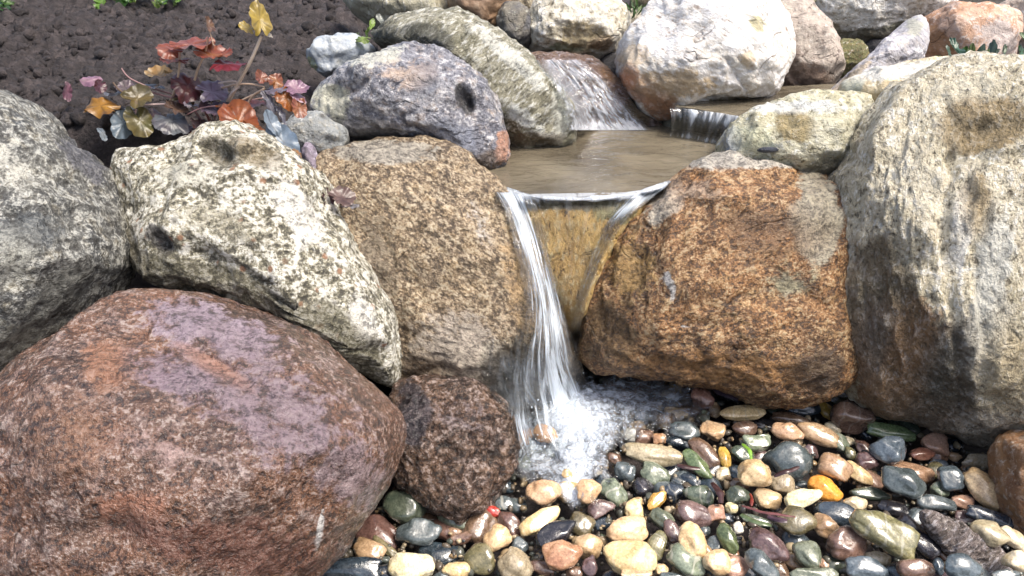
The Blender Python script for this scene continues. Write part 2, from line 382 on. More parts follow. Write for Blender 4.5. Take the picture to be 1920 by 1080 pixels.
# red boulder
boulder('RED', 'boulder', 'huge wet red-brown granite boulder with a lilac sheen, bottom left', 'boulder',
 [(-30, 900), (-20, 780), (40, 690), (130, 610), (190, 560), (250, 538), (320, 535), (400, 545), (480, 570), (560, 620), (640, 680), (710, 740), (752, 800), (745, 870), (700, 950), (650, 1020), (590, 1080), (520, 1140), (380, 1190), (180, 1190), (20, 1120), (-25, 1010)],
 1.02, .27, rock_mat('red_granite', (.185, .085, .045), (.07, .038, .026), (.21, .145, .13), light=(.37, .30, .27), dark=(.02, .012, .011), big=6, grain=150, lt=.565, dk=.46, stretch=(1, 1, 1), wet=1.0, rough=.62, bmp=1.25, seed=3),
 seed=5, box=.74, smooth=2, group=BG, chops=4, sub=7, amp=(.028, .007, .0035), freq=(2.6, 8, 40),
 stains_shading=[(390, 610, 130, 50, 12, (.27, .21, .26), .7), (330, 710, 90, 40, 25, (.22, .16, .20), .55), (520, 780, 190, 110, 30, (.20, .145, .17), .55), (400, 690, 70, 13, 30, (.34, .16, .09), .5), (250, 950, 90, 30, -5, (.30, .13, .075), .6), (120, 820, 90, 110, 0, (.20, .10, .055), .5),  # lilac patches are the sky's sheen painted into the colour
  (200, 680, 50, 45, 0, (.28, .13, .07), .7), (420, 1020, 240, 50, 5, (.13, .05, .03), .7), (600, 990, 5, 34, 8, (.75, .74, .72), 1.), (300, 850, 90, 40, 20, (.30, .20, .18), .5), (660, 900, 60, 60, 0, (.22, .16, .17), .5)],
 dents=[(410, 690, 70, 14, 30, .012), (210, 1000, 60, 30, 0, .012)], planes=[(.35, .7, .62, .84)])
# C - brown boulder left of the fall
boulder('C', 'boulder', 'brown coarse-grained boulder left of the falling water, its foot wet', 'boulder',
 [(592, 330), (600, 295), (660, 272), (740, 258), (800, 264), (860, 282), (905, 325), (950, 362), (985, 420), (1020, 500), (1050, 580), (1075, 650), (1105, 715), (1070, 770), (1000, 795), (950, 765), (860, 735), (760, 722), (700, 700), (650, 600), (600, 480)],
 1.61, .17, rock_mat('brown_granite', (.39, .285, .175), (.23, .165, .105), (.46, .32, .17), light=(.68, .58, .42), dark=(.05, .034, .022), big=7, grain=135, lt=.55, dk=.47, wet=.55, bmp=1.6, seed=4, rot=35, stretch=(1, 1.35, 1)),
 seed=11, group=BG, box=.52, chops=9, amp=(.018, .012, .006),
 stains_shading=[(1010, 560, 60, 160, -12, (.45, .30, .15), .75), (860, 640, 90, 70, 0, (.48, .42, .36), .6), (930, 700, 90, 50, 10, (.55, .48, .40), .6), (720, 285, 110, 20, 0, (.46, .43, .37), .9), (800, 690, 50, 22, 10, (.15, .09, .04), .6), (900, 420, 22, 60, -20, (.55, .53, .52), .4), (700, 480, 50, 100, 0, (.22, .18, .13), .5)],  # pale top band is sky light painted into the colour
 dents=[(740, 480, 60, 100, -20, .015), (850, 600, 40, 30, 0, .01)], planes=[(0, .85, .5, .88), (.65, 0, .75, .86)], cracks=[([(760, 520), (850, 530), (905, 545)], 6, .007), ([(760, 710), (830, 690), (900, 730)], 8, .01)])
# D - orange brown boulder right of the fall
boulder('D', 'boulder', 'broad rust-brown boulder right of the falling water', 'boulder',
 [(1078, 640), (1092, 560), (1130, 450), (1170, 400), (1225, 358), (1275, 310), (1340, 290), (1410, 284), (1500, 282), (1545, 310), (1565, 355), (1580, 410), (1574, 500), (1566, 590), (1597, 640), (1590, 690), (1545, 735), (1480, 756), (1400, 752), (1320, 720), (1200, 705), (1110, 690)],
 1.61, .19, rock_mat('rust_granite', (.40, .19, .065), (.20, .095, .035), (.50, .31, .14), light=(.60, .46, .28), dark=(.03, .018, .012), big=6, grain=135, lt=.565, dk=.475, wet=.55, bmp=1.5, seed=5, rot=-20, stretch=(1, 1.25, 1)),
 seed=14, group=BG, box=.5, chops=9, amp=(.018, .014, .006),
 stains_shading=[(1400, 300, 130, 18, 0, (.62, .60, .54), 1.), (1535, 400, 42, 90, 0, (.40, .38, .30), 1.1), (1240, 390, 38, 26, -30, (.58, .54, .46), .7), (1140, 620, 55, 60, 0, (.15, .085, .03), .85), (1180, 500, 45, 60, 0, (.36, .22, .07), .7), (1300, 360, 80, 35, 0, (.45, .33, .24), .5),  # whitish top strip paints in the light falling from above
  (1480, 530, 50, 28, 0, (.38, .36, .24), .6), (1350, 690, 160, 40, 5, (.36, .18, .06), .7), (1540, 690, 45, 40, 0, (.10, .06, .035), .9), (1440, 440, 100, 50, 0, (.22, .12, .06), .5), (1258, 535, 9, 26, -25, (.85, .85, .85), 1.), (1278, 608, 7, 6, 0, (.8, .8, .8), 1.)],
 dents=[(1330, 400, 70, 30, 10, .012), (1500, 715, 40, 26, 0, .02), (1460, 650, 24, 12, 0, .008)], cracks=[([(1270, 560), (1380, 575), (1490, 540), (1560, 580)], 9, .012), ([(1280, 680), (1330, 712)], 6, .01), ([(1300, 330), (1420, 345), (1520, 320)], 12, .01)],
 planes=[(0, .9, .42, .9), (-.6, .2, .75, .84)])
# spill rock behind the V
boulder('V', 'spillway_stone', 'wet ochre stone behind the water where the two big brown boulders meet', 'rock',
 [(950, 385), (985, 362), (1080, 370), (1175, 362), (1215, 380), (1165, 445), (1120, 520), (1085, 610), (1050, 600), (1000, 500)],
 1.63, .085, rock_mat('ochre_wet', (.68, .46, .17), (.44, .27, .09), (.64, .54, .32), light=(.72, .62, .38), dark=(.06, .035, .012), big=9, grain=90, lt=.60, dk=.40, wet=.6, bmp=1.1, seed=6, stretch=(1.6, .7, 1)),
 seed=17, group=BG, box=.5, chops=2, amp=(.01, .006, .002), stains_shading=[(1080, 380, 120, 14, 0, (.42, .37, .24), .8), (1150, 400, 50, 22, 0, (.28, .27, .14), .7)])
# E
boulder('E', 'rock', 'small dark wet purplish rock wedged between the red boulder and the waterfall foot', 'rock',
 [(742, 745), (752, 722), (800, 716), (880, 722), (925, 745), (958, 790), (962, 850), (935, 900), (925, 950), (860, 965), (800, 950), (750, 905), (735, 830)],
 1.26, .12, rock_mat('dark_purple_rock', (.16, .09, .055), (.06, .035, .026), (.26, .16, .10), light=(.50, .40, .36), dark=(.012, .008, .008), big=9, grain=110, lt=.57, dk=.47, wet=.8, rough=.6, bmp=1.9, seed=7),
 seed=21, group=BG, box=.58, chops=5, sub=6, amp=(.018, .014, .007), planes=[(.1, .8, .6, .78)], stains_shading=[(775, 780, 28, 60, 0, (.02, .018, .03), 1.), (870, 780, 70, 35, 20, (.24, .20, .22), .4)])  # lilac patch is a highlight painted in as colour
# F - tall pale boulder on the right
boulder('F', 'boulder', 'tall pale boulder with vertical streaks and rust-brown foot, right edge', 'boulder',
 [(1590, 330), (1620, 270), (1650, 210), (1690, 160), (1760, 125), (1830, 104), (1880, 108), (1950, 150), (2040, 260), (2090, 450), (2080, 650), (2010, 820), (1900, 860), (1830, 850), (1780, 820), (1720, 790), (1660, 760), (1625, 730), (1605, 660), (1580, 600), (1574, 500), (1580, 420)],
 1.52, .20, rock_mat('pale_streaked', (.66, .60, .46), (.43, .38, .26), (.50, .43, .30), light=(.86, .84, .77), dark=(.07, .055, .035), big=6, grain=120, lt=.56, dk=.425, wet=.18, bmp=1.2, seed=8, stretch=(1.2, .7, 1), rot=8),
 seed=24, group=BG, box=.5, chops=12, sub=7, amp=(.035, .011, .005), aniso=(80, .65, 1.25),
 stains_shading=[(1850, 235, 80, 42, -12, (.27, .19, .08), 1.3), (1820, 165, 90, 26, -10, (.60, .55, .42), .6), (1720, 330, 70, 130, 10, (.50, .46, .36), .4), (1650, 560, 65, 110, 0, (.15, .115, .065), 1.1), (1690, 700, 90, 120, 0, (.20, .10, .035), 1.3),
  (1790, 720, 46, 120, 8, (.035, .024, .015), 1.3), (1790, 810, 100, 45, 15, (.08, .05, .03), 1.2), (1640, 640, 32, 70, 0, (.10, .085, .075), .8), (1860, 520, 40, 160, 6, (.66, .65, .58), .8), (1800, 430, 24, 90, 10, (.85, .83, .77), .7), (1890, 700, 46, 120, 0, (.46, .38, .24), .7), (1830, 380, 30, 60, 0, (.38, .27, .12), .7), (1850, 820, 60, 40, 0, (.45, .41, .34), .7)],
 dents=[(1850, 250, 60, 26, -8, .028), (1715, 700, 60, 90, 0, .02), (1720, 520, 70, 60, 0, .012)],
 cracks=[([(1785, 300), (1830, 290), (1880, 300), (1920, 285)], 10, .014), ([(1790, 290), (1770, 420), (1790, 600), (1810, 760)], 12, .012), ([(1830, 470), (1850, 620), (1840, 740)], 12, .012), ([(1770, 180), (1790, 230), (1785, 290)], 9, .010), ([(1620, 470), (1630, 580)], 8, .01)],
 planes=[(-.55, .45, .7, .85), (.5, .4, .75, .86)])
boulder('CR', 'rock', 'rust-orange wet rock at the right edge beside the pebbles', 'rock',
 [(1918, 815), (1893, 870), (1895, 930), (1908, 990), (1930, 1020), (2010, 1010), (2040, 900), (1990, 820)],
 1.15, .08, rock_mat('rust_orange', (.46, .24, .10), (.28, .13, .06), (.62, .46, .34), light=(.8, .7, .6), dark=(.08, .03, .01), big=12, grain=100, wet=.7, bmp=1.2, seed=9), seed=27, sub=5, group=BG)
# G
boulder('G', 'boulder', 'blue-grey pitted boulder with a black hole, left of the pool', 'boulder',
 [(592, 195), (610, 165), (650, 130), (690, 98), (740, 86), (800, 84), (850, 110), (900, 148), (935, 200), (945, 250), (952, 300), (915, 322), (880, 300), (830, 285), (740, 265), (650, 262), (610, 235)],
 1.88, .15, rock_mat('blue_pitted', (.28, .28, .31), (.15, .155, .19), (.36, .29, .24), light=(.62, .61, .62), dark=(.035, .035, .05), big=8, grain=105, lt=.56, dk=.44, wet=.6, bmp=1.2, seed=10),
 seed=31, group=BG, box=.62, chops=9, amp=(.02, .012, .005),
 stains_shading=[(872, 186, 14, 26, -25, (.006, .006, .008), 1.), (800, 150, 30, 30, 20, (.10, .12, .17), .8), (850, 255, 60, 35, 20, (.17, .19, .25), .8), (620, 190, 30, 35, -30, (.62, .61, .48), .9), (760, 140, 60, 25, 0, (.50, .38, .30), .5), (700, 240, 60, 22, 5, (.20, .19, .19), .8), (920, 300, 24, 20, 0, (.10, .07, .05), .9), (945, 275, 12, 35, 0, (.45, .22, .13), .8), (700, 105, 60, 18, -10, (.60, .60, .52), .7)],  # darkness of the hole is painted black over the dent
 dents=[(874, 188, 13, 24, -25, .03), (650, 165, 40, 14, -20, .015)], cracks=[([(620, 180), (660, 165), (690, 150)], 6, .012)], planes=[(-.1, .8, .6, .84)])
# H
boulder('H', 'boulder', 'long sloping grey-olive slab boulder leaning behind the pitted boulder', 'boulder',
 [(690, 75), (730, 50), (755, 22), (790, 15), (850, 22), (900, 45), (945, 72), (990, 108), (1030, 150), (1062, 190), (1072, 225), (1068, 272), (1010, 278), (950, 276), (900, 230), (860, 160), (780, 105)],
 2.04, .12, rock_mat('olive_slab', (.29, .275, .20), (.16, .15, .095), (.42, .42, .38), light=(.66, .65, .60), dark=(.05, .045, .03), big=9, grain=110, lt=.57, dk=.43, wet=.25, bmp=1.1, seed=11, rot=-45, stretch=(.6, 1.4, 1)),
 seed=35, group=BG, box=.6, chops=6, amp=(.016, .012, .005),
 stains_shading=[(770, 75, 75, 30, 10, (.06, .06, .045), 1.3), (960, 110, 95, 16, 42, (.62, .62, .56), .9), (1050, 210, 16, 50, 0, (.55, .55, .48), .8), (1000, 262, 60, 14, 0, (.10, .07, .035), .9), (980, 210, 60, 20, 35, (.48, .49, .47), .6)],  # shadow at upper left and light top edge painted in as colour
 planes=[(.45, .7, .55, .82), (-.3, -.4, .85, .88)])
# slab under rear cascade
boulder('T', 'cascade_stone', 'stepped purple-brown stone with water running down it behind the pool', 'rock',
 [(985, 110), (1020, 102), (1080, 106), (1130, 118), (1160, 145), (1185, 185), (1215, 225), (1250, 245), (1220, 262), (1130, 262), (1050, 258), (1020, 220), (990, 160)],
 2.2, .10, rock_mat('cascade_brown', (.33, .21, .15), (.20, .13, .10), (.42, .35, .36), light=(.75, .70, .74), dark=(.05, .03, .02), big=9, grain=90, wet=.95, rough=.5, bmp=1.4, seed=12, stretch=(.8, 1.8, 1)),
 seed=38, group=BG, box=.75, chops=3, amp=(.02, .012, .003), stains_shading=[(1190, 220, 30, 40, 0, (.14, .10, .05), .9), (1150, 140, 30, 15, 30, (.3, .16, .07), .8)],
 cracks=[([(1040, 185), (1160, 185)], 6, .012), ([(1040, 215), (1180, 215)], 6, .012), ([(1040, 155), (1140, 155)], 5, .01)])
# J
boulder('J', 'boulder', 'rounded white boulder with a mossy brown hollow above the rear cascade', 'boulder',
 [(980, 60), (990, 25), (1020, 0), (1060, -12), (1110, -12), (1160, 5), (1178, 40), (1172, 80), (1140, 108), (1080, 112), (1020, 104), (985, 95)],
 2.45, .14, rock_mat('white_mossy', (.60, .56, .47), (.40, .36, .26), (.68, .65, .58), light=(.88, .86, .82), dark=(.10, .07, .03), big=9, grain=80, lt=.57, dk=.40, wet=.1, bmp=.9, seed=13), seed=41, group=BG, chops=5, amp=(.02, .012, .004),
 stains_shading=[(1090, 65, 45, 30, 10, (.22, .17, .08), 1.), (1060, 95, 30, 14, 0, (.10, .12, .06), .9), (1130, 80, 20, 14, 0, (.30, .20, .12), .8), (1040, 105, 70, 9, 0, (.22, .13, .07), .8)], dents=[(1090, 70, 35, 22, 0, .02)])
# K
boulder('K', 'boulder', 'biggest white rounded boulder behind the pool, with a rusty wet lower edge', 'boulder',
 [(1160, 125), (1165, 80), (1200, 40), (1225, -5), (1280, -25), (1360, -25), (1410, -5), (1440, 20), (1462, 60), (1468, 110), (1462, 150), (1440, 182), (1400, 192), (1330, 192), (1275, 215), (1240, 232), (1205, 215), (1172, 175)],
 2.21, .19, rock_mat('white_smooth', (.66, .65, .66), (.52, .49, .44), (.60, .54, .46), light=(.86, .86, .87), dark=(.25, .18, .13), big=6, grain=80, lt=.56, dk=.40, wet=.1, bmp=.8, seed=14, rot=30, stretch=(1, 1.8, 1)), seed=44, group=BG, box=.62, chops=9, sub=6, amp=(.022, .014, .004),
 stains_shading=[(1225, 190, 50, 26, 30, (.24, .095, .03), 1.), (1180, 145, 16, 22, 0, (.42, .15, .05), 1.), (1270, 160, 70, 28, -5, (.36, .26, .14), .85), (1190, 110, 30, 30, 0, (.52, .42, .30), .7), (1390, 190, 60, 8, 0, (.14, .11, .06), .9), (1420, 45, 16, 22, -35, (.35, .32, .18), .7), (1400, 110, 16, 20, 20, (.48, .38, .26), .6)],
 cracks=[([(1365, 110), (1385, 145), (1412, 185)], 4, .014), ([(1398, 30), (1432, 58)], 6, .01), ([(1385, 105), (1405, 130)], 5, .01)], planes=[(-.6, .2, .75, .84), (.7, .1, .7, .82), (0, -.6, .8, .82)])
# L
boulder('L', 'boulder', 'pinkish grey egg-shaped boulder right of the biggest white boulder', 'boulder',
 [(1418, 30), (1445, 10), (1490, 6), (1530, 22), (1552, 70), (1566, 120), (1560, 160), (1530, 178), (1470, 176), (1445, 150), (1440, 80)],
 2.42, .12, rock_mat('pink_grey', (.46, .40, .34), (.32, .27, .23), (.50, .42, .37), light=(.7, .64, .58), dark=(.08, .05, .04), big=8, grain=90, lt=.6, dk=.41, wet=.12, bmp=1., seed=15), seed=47, sub=5, group=BG, stains_shading=[(1500, 150, 60, 26, 0, (.20, .13, .09), .85), (1478, 90, 26, 40, 0, (.20, .15, .12), .6)], cracks=[([(1480, 130), (1500, 160), (1540, 130)], 5, .012)])
# M
boulder('M', 'boulder', 'wide flat white boulder with dark underside, top right', 'boulder',
 [(1500, 10), (1530, -10), (1600, -25), (1700, -25), (1760, -5), (1782, 18), (1745, 38), (1700, 60), (1640, 72), (1590, 78), (1548, 72), (1530, 45)],
 2.7, .14, rock_mat('white_flat', (.70, .69, .66), (.55, .52, .44), None, light=(.9, .9, .88), dark=(.25, .2, .13), big=8, grain=80, lt=.56, dk=.41, wet=.05, bmp=.9, seed=16), seed=50, sub=6, group=BG, stains_shading=[(1610, 72, 90, 16, -6, (.11, .095, .05), 1.), (1560, 55, 26, 16, 30, (.24, .20, .11), .9), (1690, 48, 30, 10, -10, (.14, .14, .08), .9)], planes=[(0, -.75, .6, .55)])  # patches along the underside are painted darker
boulder('N', 'rock', 'small round mossy green rock in the dark hollow under the flat white boulder', 'rock',
 [(1555, 105), (1562, 88), (1585, 82), (1608, 92), (1616, 112), (1600, 130), (1570, 136)], 2.5, .05,
 rock_mat('mossy', (.20, .20, .07), (.12, .12, .05), (.30, .20, .10), big=20, grain=120, wet=.2, seed=17), seed=52, sub=5, group=BG)
boulder('N2', 'rock', 'dark grey rock deep in the gap beside the small mossy rock', 'rock',
 [(1620, 85), (1660, 76), (1700, 82), (1695, 105), (1650, 115), (1618, 105)], 2.65, .05,
 rock_mat('dark_grey', (.06, .058, .07), (.03, .03, .035), None, big=20, grain=120, wet=.2, seed=18), seed=53, sub=5, group=BG)
# O
boulder('O', 'boulder', 'lilac-grey slab leaning diagonally against the pink boulder at right', 'boulder',
 [(1538, 188), (1560, 165), (1610, 115), (1660, 75), (1700, 45), (1722, 36), (1733, 60), (1732, 100), (1715, 130), (1650, 160), (1600, 185), (1570, 200)],
 2.2, .08, rock_mat('lilac_slab', (.50, .49, .53), (.38, .37, .40), (.60, .54, .48), light=(.78, .77, .78), dark=(.14, .13, .14), big=8, grain=90, lt=.58, dk=.41, wet=.1, bmp=.9, seed=19, rot=40, stretch=(.6, 1.5, 1)), seed=55, sub=6, group=BG, box=.65,
 stains_shading=[(1590, 150, 70, 8, -42, (.40, .33, .24), .8), (1680, 118, 20, 14, 0, (.2, .19, .2), .8), (1715, 52, 16, 22, 0, (.40, .40, .34), .7), (1560, 180, 20, 16, 0, (.62, .48, .38), .7)], planes=[(-.5, .6, .6, .8)])
boulder('P', 'boulder', 'smooth beige boulder between the leaning lilac slab and the tall pale boulder', 'boulder',
 [(1575, 170), (1600, 142), (1650, 128), (1720, 116), (1790, 116), (1820, 150), (1760, 200), (1700, 230), (1640, 225), (1600, 205)],
 1.93, .10, rock_mat('beige_smooth', (.56, .48, .33), (.42, .33, .19), (.62, .56, .44), light=(.8, .76, .66), dark=(.2, .14, .08), big=8, grain=80, lt=.6, dk=.38, wet=.1, bmp=.7, seed=20), seed=58, sub=5, group=BG, stains_shading=[(1680, 130, 100, 16, -5, (.74, .73, .68), .8), (1600, 160, 24, 18, 0, (.42, .44, .36), .8)])
boulder('Q', 'boulder', 'pink and orange rounded boulder at top right behind the sage plant', 'boulder',
 [(1728, 60), (1740, 30), (1790, 20), (1850, 20), (1895, 32), (1912, 70), (1900, 120), (1850, 140), (1770, 140), (1732, 115)],
 2.42, .12, rock_mat('pink_orange', (.52, .36, .27), (.42, .22, .12), (.58, .46, .40), light=(.78, .68, .60), dark=(.14, .07, .04), big=9, grain=80, lt=.6, dk=.38, wet=.1, bmp=.8, seed=21), seed=61, sub=5, group=BG, stains_shading=[(1765, 85, 30, 40, 0, (.34, .17, .07), .9), (1870, 70, 40, 40, 0, (.50, .44, .42), .7)])
boulder('R', 'boulder', 'pale peach boulder in the top right corner, mostly out of view', 'boulder',
 [(1850, 25), (1880, 5), (1950, 0), (2010, 30), (2000, 110), (1930, 120), (1900, 80)],
 2.7, .12, rock_mat('peach_pale', (.66, .52, .42), (.6, .5, .42), None, light=(.85, .8, .75), dark=(.3, .2, .15), big=9, grain=80, wet=.05, seed=22), seed=63, sub=5, group=BG)
# S
boulder('S', 'boulder', 'pale yellowish boulder between the pool and the tall pale boulder', 'boulder',
 [(1345, 285), (1352, 250), (1385, 218), (1430, 195), (1500, 187), (1570, 188), (1620, 200), (1640, 218), (1625, 260), (1590, 320), (1560, 360), (1500, 365), (1420, 340), (1360, 320)],
 1.84, .13, rock_mat('pale_yellow', (.56, .54, .42), (.42, .39, .25), (.50, .45, .30), light=(.82, .82, .76), dark=(.10, .09, .05), big=9, grain=90, lt=.575, dk=.41, wet=.15, bmp=1., seed=23), seed=66, sub=6, group=BG,
 stains_shading=[(1490, 235, 38, 28, 10, (.30, .23, .10), 1.), (1560, 330, 60, 34, 0, (.10, .09, .065), 1.), (1500, 200, 120, 12, 0, (.68, .69, .68), .7), (1370, 265, 20, 26, 0, (.32, .36, .42), .6), (1410, 255, 40, 28, 0, (.60, .60, .42), .7), (1560, 250, 35, 40, 0, (.58, .56, .44), .6)], planes=[(.2, -.6, .7, .8), (-.1, .8, .6, .85)])
# small rocks
boulder('I', 'rock', 'smooth blue-grey oval stone lying on the soil above the pitted boulder', 'rock',
 [(562, 118), (575, 88), (610, 74), (650, 72), (695, 85), (700, 110), (660, 130), (620, 152), (590, 145)], 2.12, .07,
 rock_mat('blue_smooth', (.34, .38, .43), (.26, .28, .30), (.42, .43, .40), light=(.65, .67, .7), dark=(.10, .10, .10), big=12, grain=70, lt=.62, dk=.36, wet=.5, rough=.55, bmp=.5, seed=24), seed=70, sub=5, group=BG, stains_shading=[(580, 125, 14, 20, 0, (.30, .31, .16), .9)], cracks=[([(575, 100), (592, 118), (600, 130)], 3, .005)])
boulder('I2', 'rock', 'grey-blue rounded stone below the pitted boulder, right of the plant', 'rock',
 [(525, 245), (535, 222), (570, 210), (615, 222), (642, 245), (645, 270), (615, 288), (570, 290), (535, 275)], 1.75, .06,
 rock_mat('grey_blue', (.28, .30, .31), (.19, .20, .20), (.34, .32, .26), light=(.6, .6, .6), big=14, grain=90, wet=.3, bmp=.9, seed=25), seed=71, sub=5, group=BG)
boulder('I3', 'rock', 'lilac stone squeezed between the cream boulder and the brown boulder', 'rock',
 [(560, 290), (570, 270), (590, 268), (602, 295), (604, 330), (594, 350), (575, 330)], 1.66, .04,
 rock_mat('lilac', (.30, .26, .34), (.22, .18, .22), None, light=(.5, .48, .55), big=14, grain=90, wet=.3, seed=26), seed=72, sub=5, group=BG)
boulder('U1', 'boulder', 'olive-streaked pale boulder at the top edge beside the soil', 'boulder',
 [(640, 0), (640, -40), (740, -50), (830, -40), (850, 10), (846, 40), (800, 60), (720, 50), (665, 25)], 2.6, .12,
 rock_mat('olive_streak', (.44, .42, .32), (.30, .27, .18), (.5, .48, .42), light=(.7, .7, .66), big=9, grain=80, wet=.15, seed=27, stretch=(1.5, .6, 1)), seed=74, sub=5, group=BG)
boulder('U2', 'boulder', 'smooth chestnut-brown boulder at the top edge behind the long slab', 'boulder',
 [(845, 0), (850, -40), (910, -50), (955, -30), (960, 15), (940, 60), (900, 60), (862, 35)], 2.5, .1,
 rock_mat('chestnut', (.27, .17, .10), (.17, .105, .065), (.34, .24, .16), light=(.5, .4, .3), big=9, grain=60, lt=.64, dk=.36, wet=.3, bmp=.5, seed=28), seed=75, sub=5, group=BG)
boulder('U3', 'rock', 'small dark grey rock left of the mossy white boulder', 'rock',
 [(936, 35), (950, 18), (980, 22), (990, 50), (988, 85), (965, 95), (940, 65)], 2.42, .06,
 rock_mat('dark_speck', (.20, .18, .14), (.10, .10, .11), None, light=(.5, .5, .42), big=14, grain=80, wet=.2, seed=29), seed=76, sub=5, group=BG)
boulder('U4', 'rock', 'beige rock at the top edge above the small dark grey rock', 'rock',
 [(950, 5), (960, -20), (1010, -25), (1030, 0), (1000, 25), (970, 25)], 2.62, .06,
 rock_mat('beige_small', (.50, .44, .32), (.38, .32, .22), None, big=14, grain=80, wet=.1, seed=30), seed=77, sub=5, group=BG)
boulder('U5', 'rock', 'tiny pale rock between the mossy white boulder and the biggest white boulder', 'rock',
 [(1172, 40), (1180, 28), (1198, 32), (1200, 50), (1186, 66), (1174, 58)], 2.55, .04,
 rock_mat('pale_tiny', (.55, .5, .4), (.4, .36, .28), None, big=14, grain=80, wet=.1, seed=31), seed=78, sub=4, group=BG)
boulder('U6', 'rock', 'mossy brown rock at the top edge behind the grass tuft', 'rock',
 [(1180, 10), (1185, -25), (1230, -30), (1250, 0), (1230, 30), (1195, 28)], 2.75, .06,
 rock_mat('moss_brown', (.22, .22, .10), (.16, .13, .08), None, big=14, grain=80, wet=.1, seed=32), seed=79, sub=4, group=BG)
boulder('U7', 'rock', 'pale green-brown rock at the top edge right of the biggest white boulder', 'rock',
 [(1400, 5), (1420, -25), (1500, -30), (1530, -5), (1510, 20), (1450, 22)], 2.7, .08,
 rock_mat('moss_pale', (.46, .44, .30), (.36, .26, .16), None, big=14, grain=80, wet=.1, seed=33), seed=80, sub=4, group=BG)
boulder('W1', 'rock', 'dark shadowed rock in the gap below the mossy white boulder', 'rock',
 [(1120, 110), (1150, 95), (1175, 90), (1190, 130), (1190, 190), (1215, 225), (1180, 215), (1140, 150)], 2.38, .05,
 rock_mat('gap_dark', (.05, .045, .05), (.03, .03, .035), None, light=(.2, .2, .22), big=14, grain=80, wet=.3, seed=34), seed=81, sub=5, group=BG)  # darkness of the gap is put into the near-black colours
boulder('W2', 'rock', 'thin grey rock sliver in the crack between the rust-brown and tall pale boulders', 'rock',
 [(1540, 560), (1560, 535), (1580, 545), (1584, 590), (1576, 620), (1550, 610)], 1.68, .04,
 rock_mat('sliver', (.16, .12, .085), (.1, .08, .06), None, big=14, grain=80, wet=.3, seed=35), seed=82, sub=4, group=BG)
for px, py, rx, ry, Y_, cc, lb in ((1614, 268, 9, 11, 1.66, (.55, .47, .34), 'tiny beige pebble lodged between the pale yellowish and tall pale boulders'),
                          (1568, 368, 10, 15, 1.66, (.50, .45, .33), 'small pale stone atop the crack between rust-brown and tall boulders'),
                          (1440, 281, 22, 6, 1.72, (.05, .06, .09), 'flat dark blue chip lying on top of the rust-brown boulder')):
    boulder('x%d' % px, 'small_stone', lb, 'stone', [(px + rx * math.cos(a), py + ry * math.sin(a)) for a in np.linspace(0, 6.283, 9)[:-1]], Y_, .012,
            rock_mat('chip_%d' % px, cc, tuple(x * .7 for x in cc), None, big=30, grain=120, seed=px % 9), seed=px % 50, sub=4, amp=(.003, .002, 0), group=BG)
# boulder added to the wall out of frame, left, to shade the gap
boulder('OUT', 'boulder', 'unseen grey boulder added beyond the left edge to shade beside the red boulder', 'boulder',
 [(-420, 700), (-250, 640), (-80, 720), (-60, 900), (-80, 1100), (-300, 1150), (-460, 950)], 1.02, .22, BOULD['A'].data.materials[0], seed=90, sub=5, group=BG)
boulder('OUT2', 'boulder', 'pale boulder beyond the right frame edge next to the tall one', 'boulder',
 [(2060, 500), (2150, 420), (2300, 450), (2380, 650), (2300, 850), (2100, 900), (2030, 750)], 1.25, .22, BOULD['F'].data.materials[0], seed=91, sub=5, group=BG)
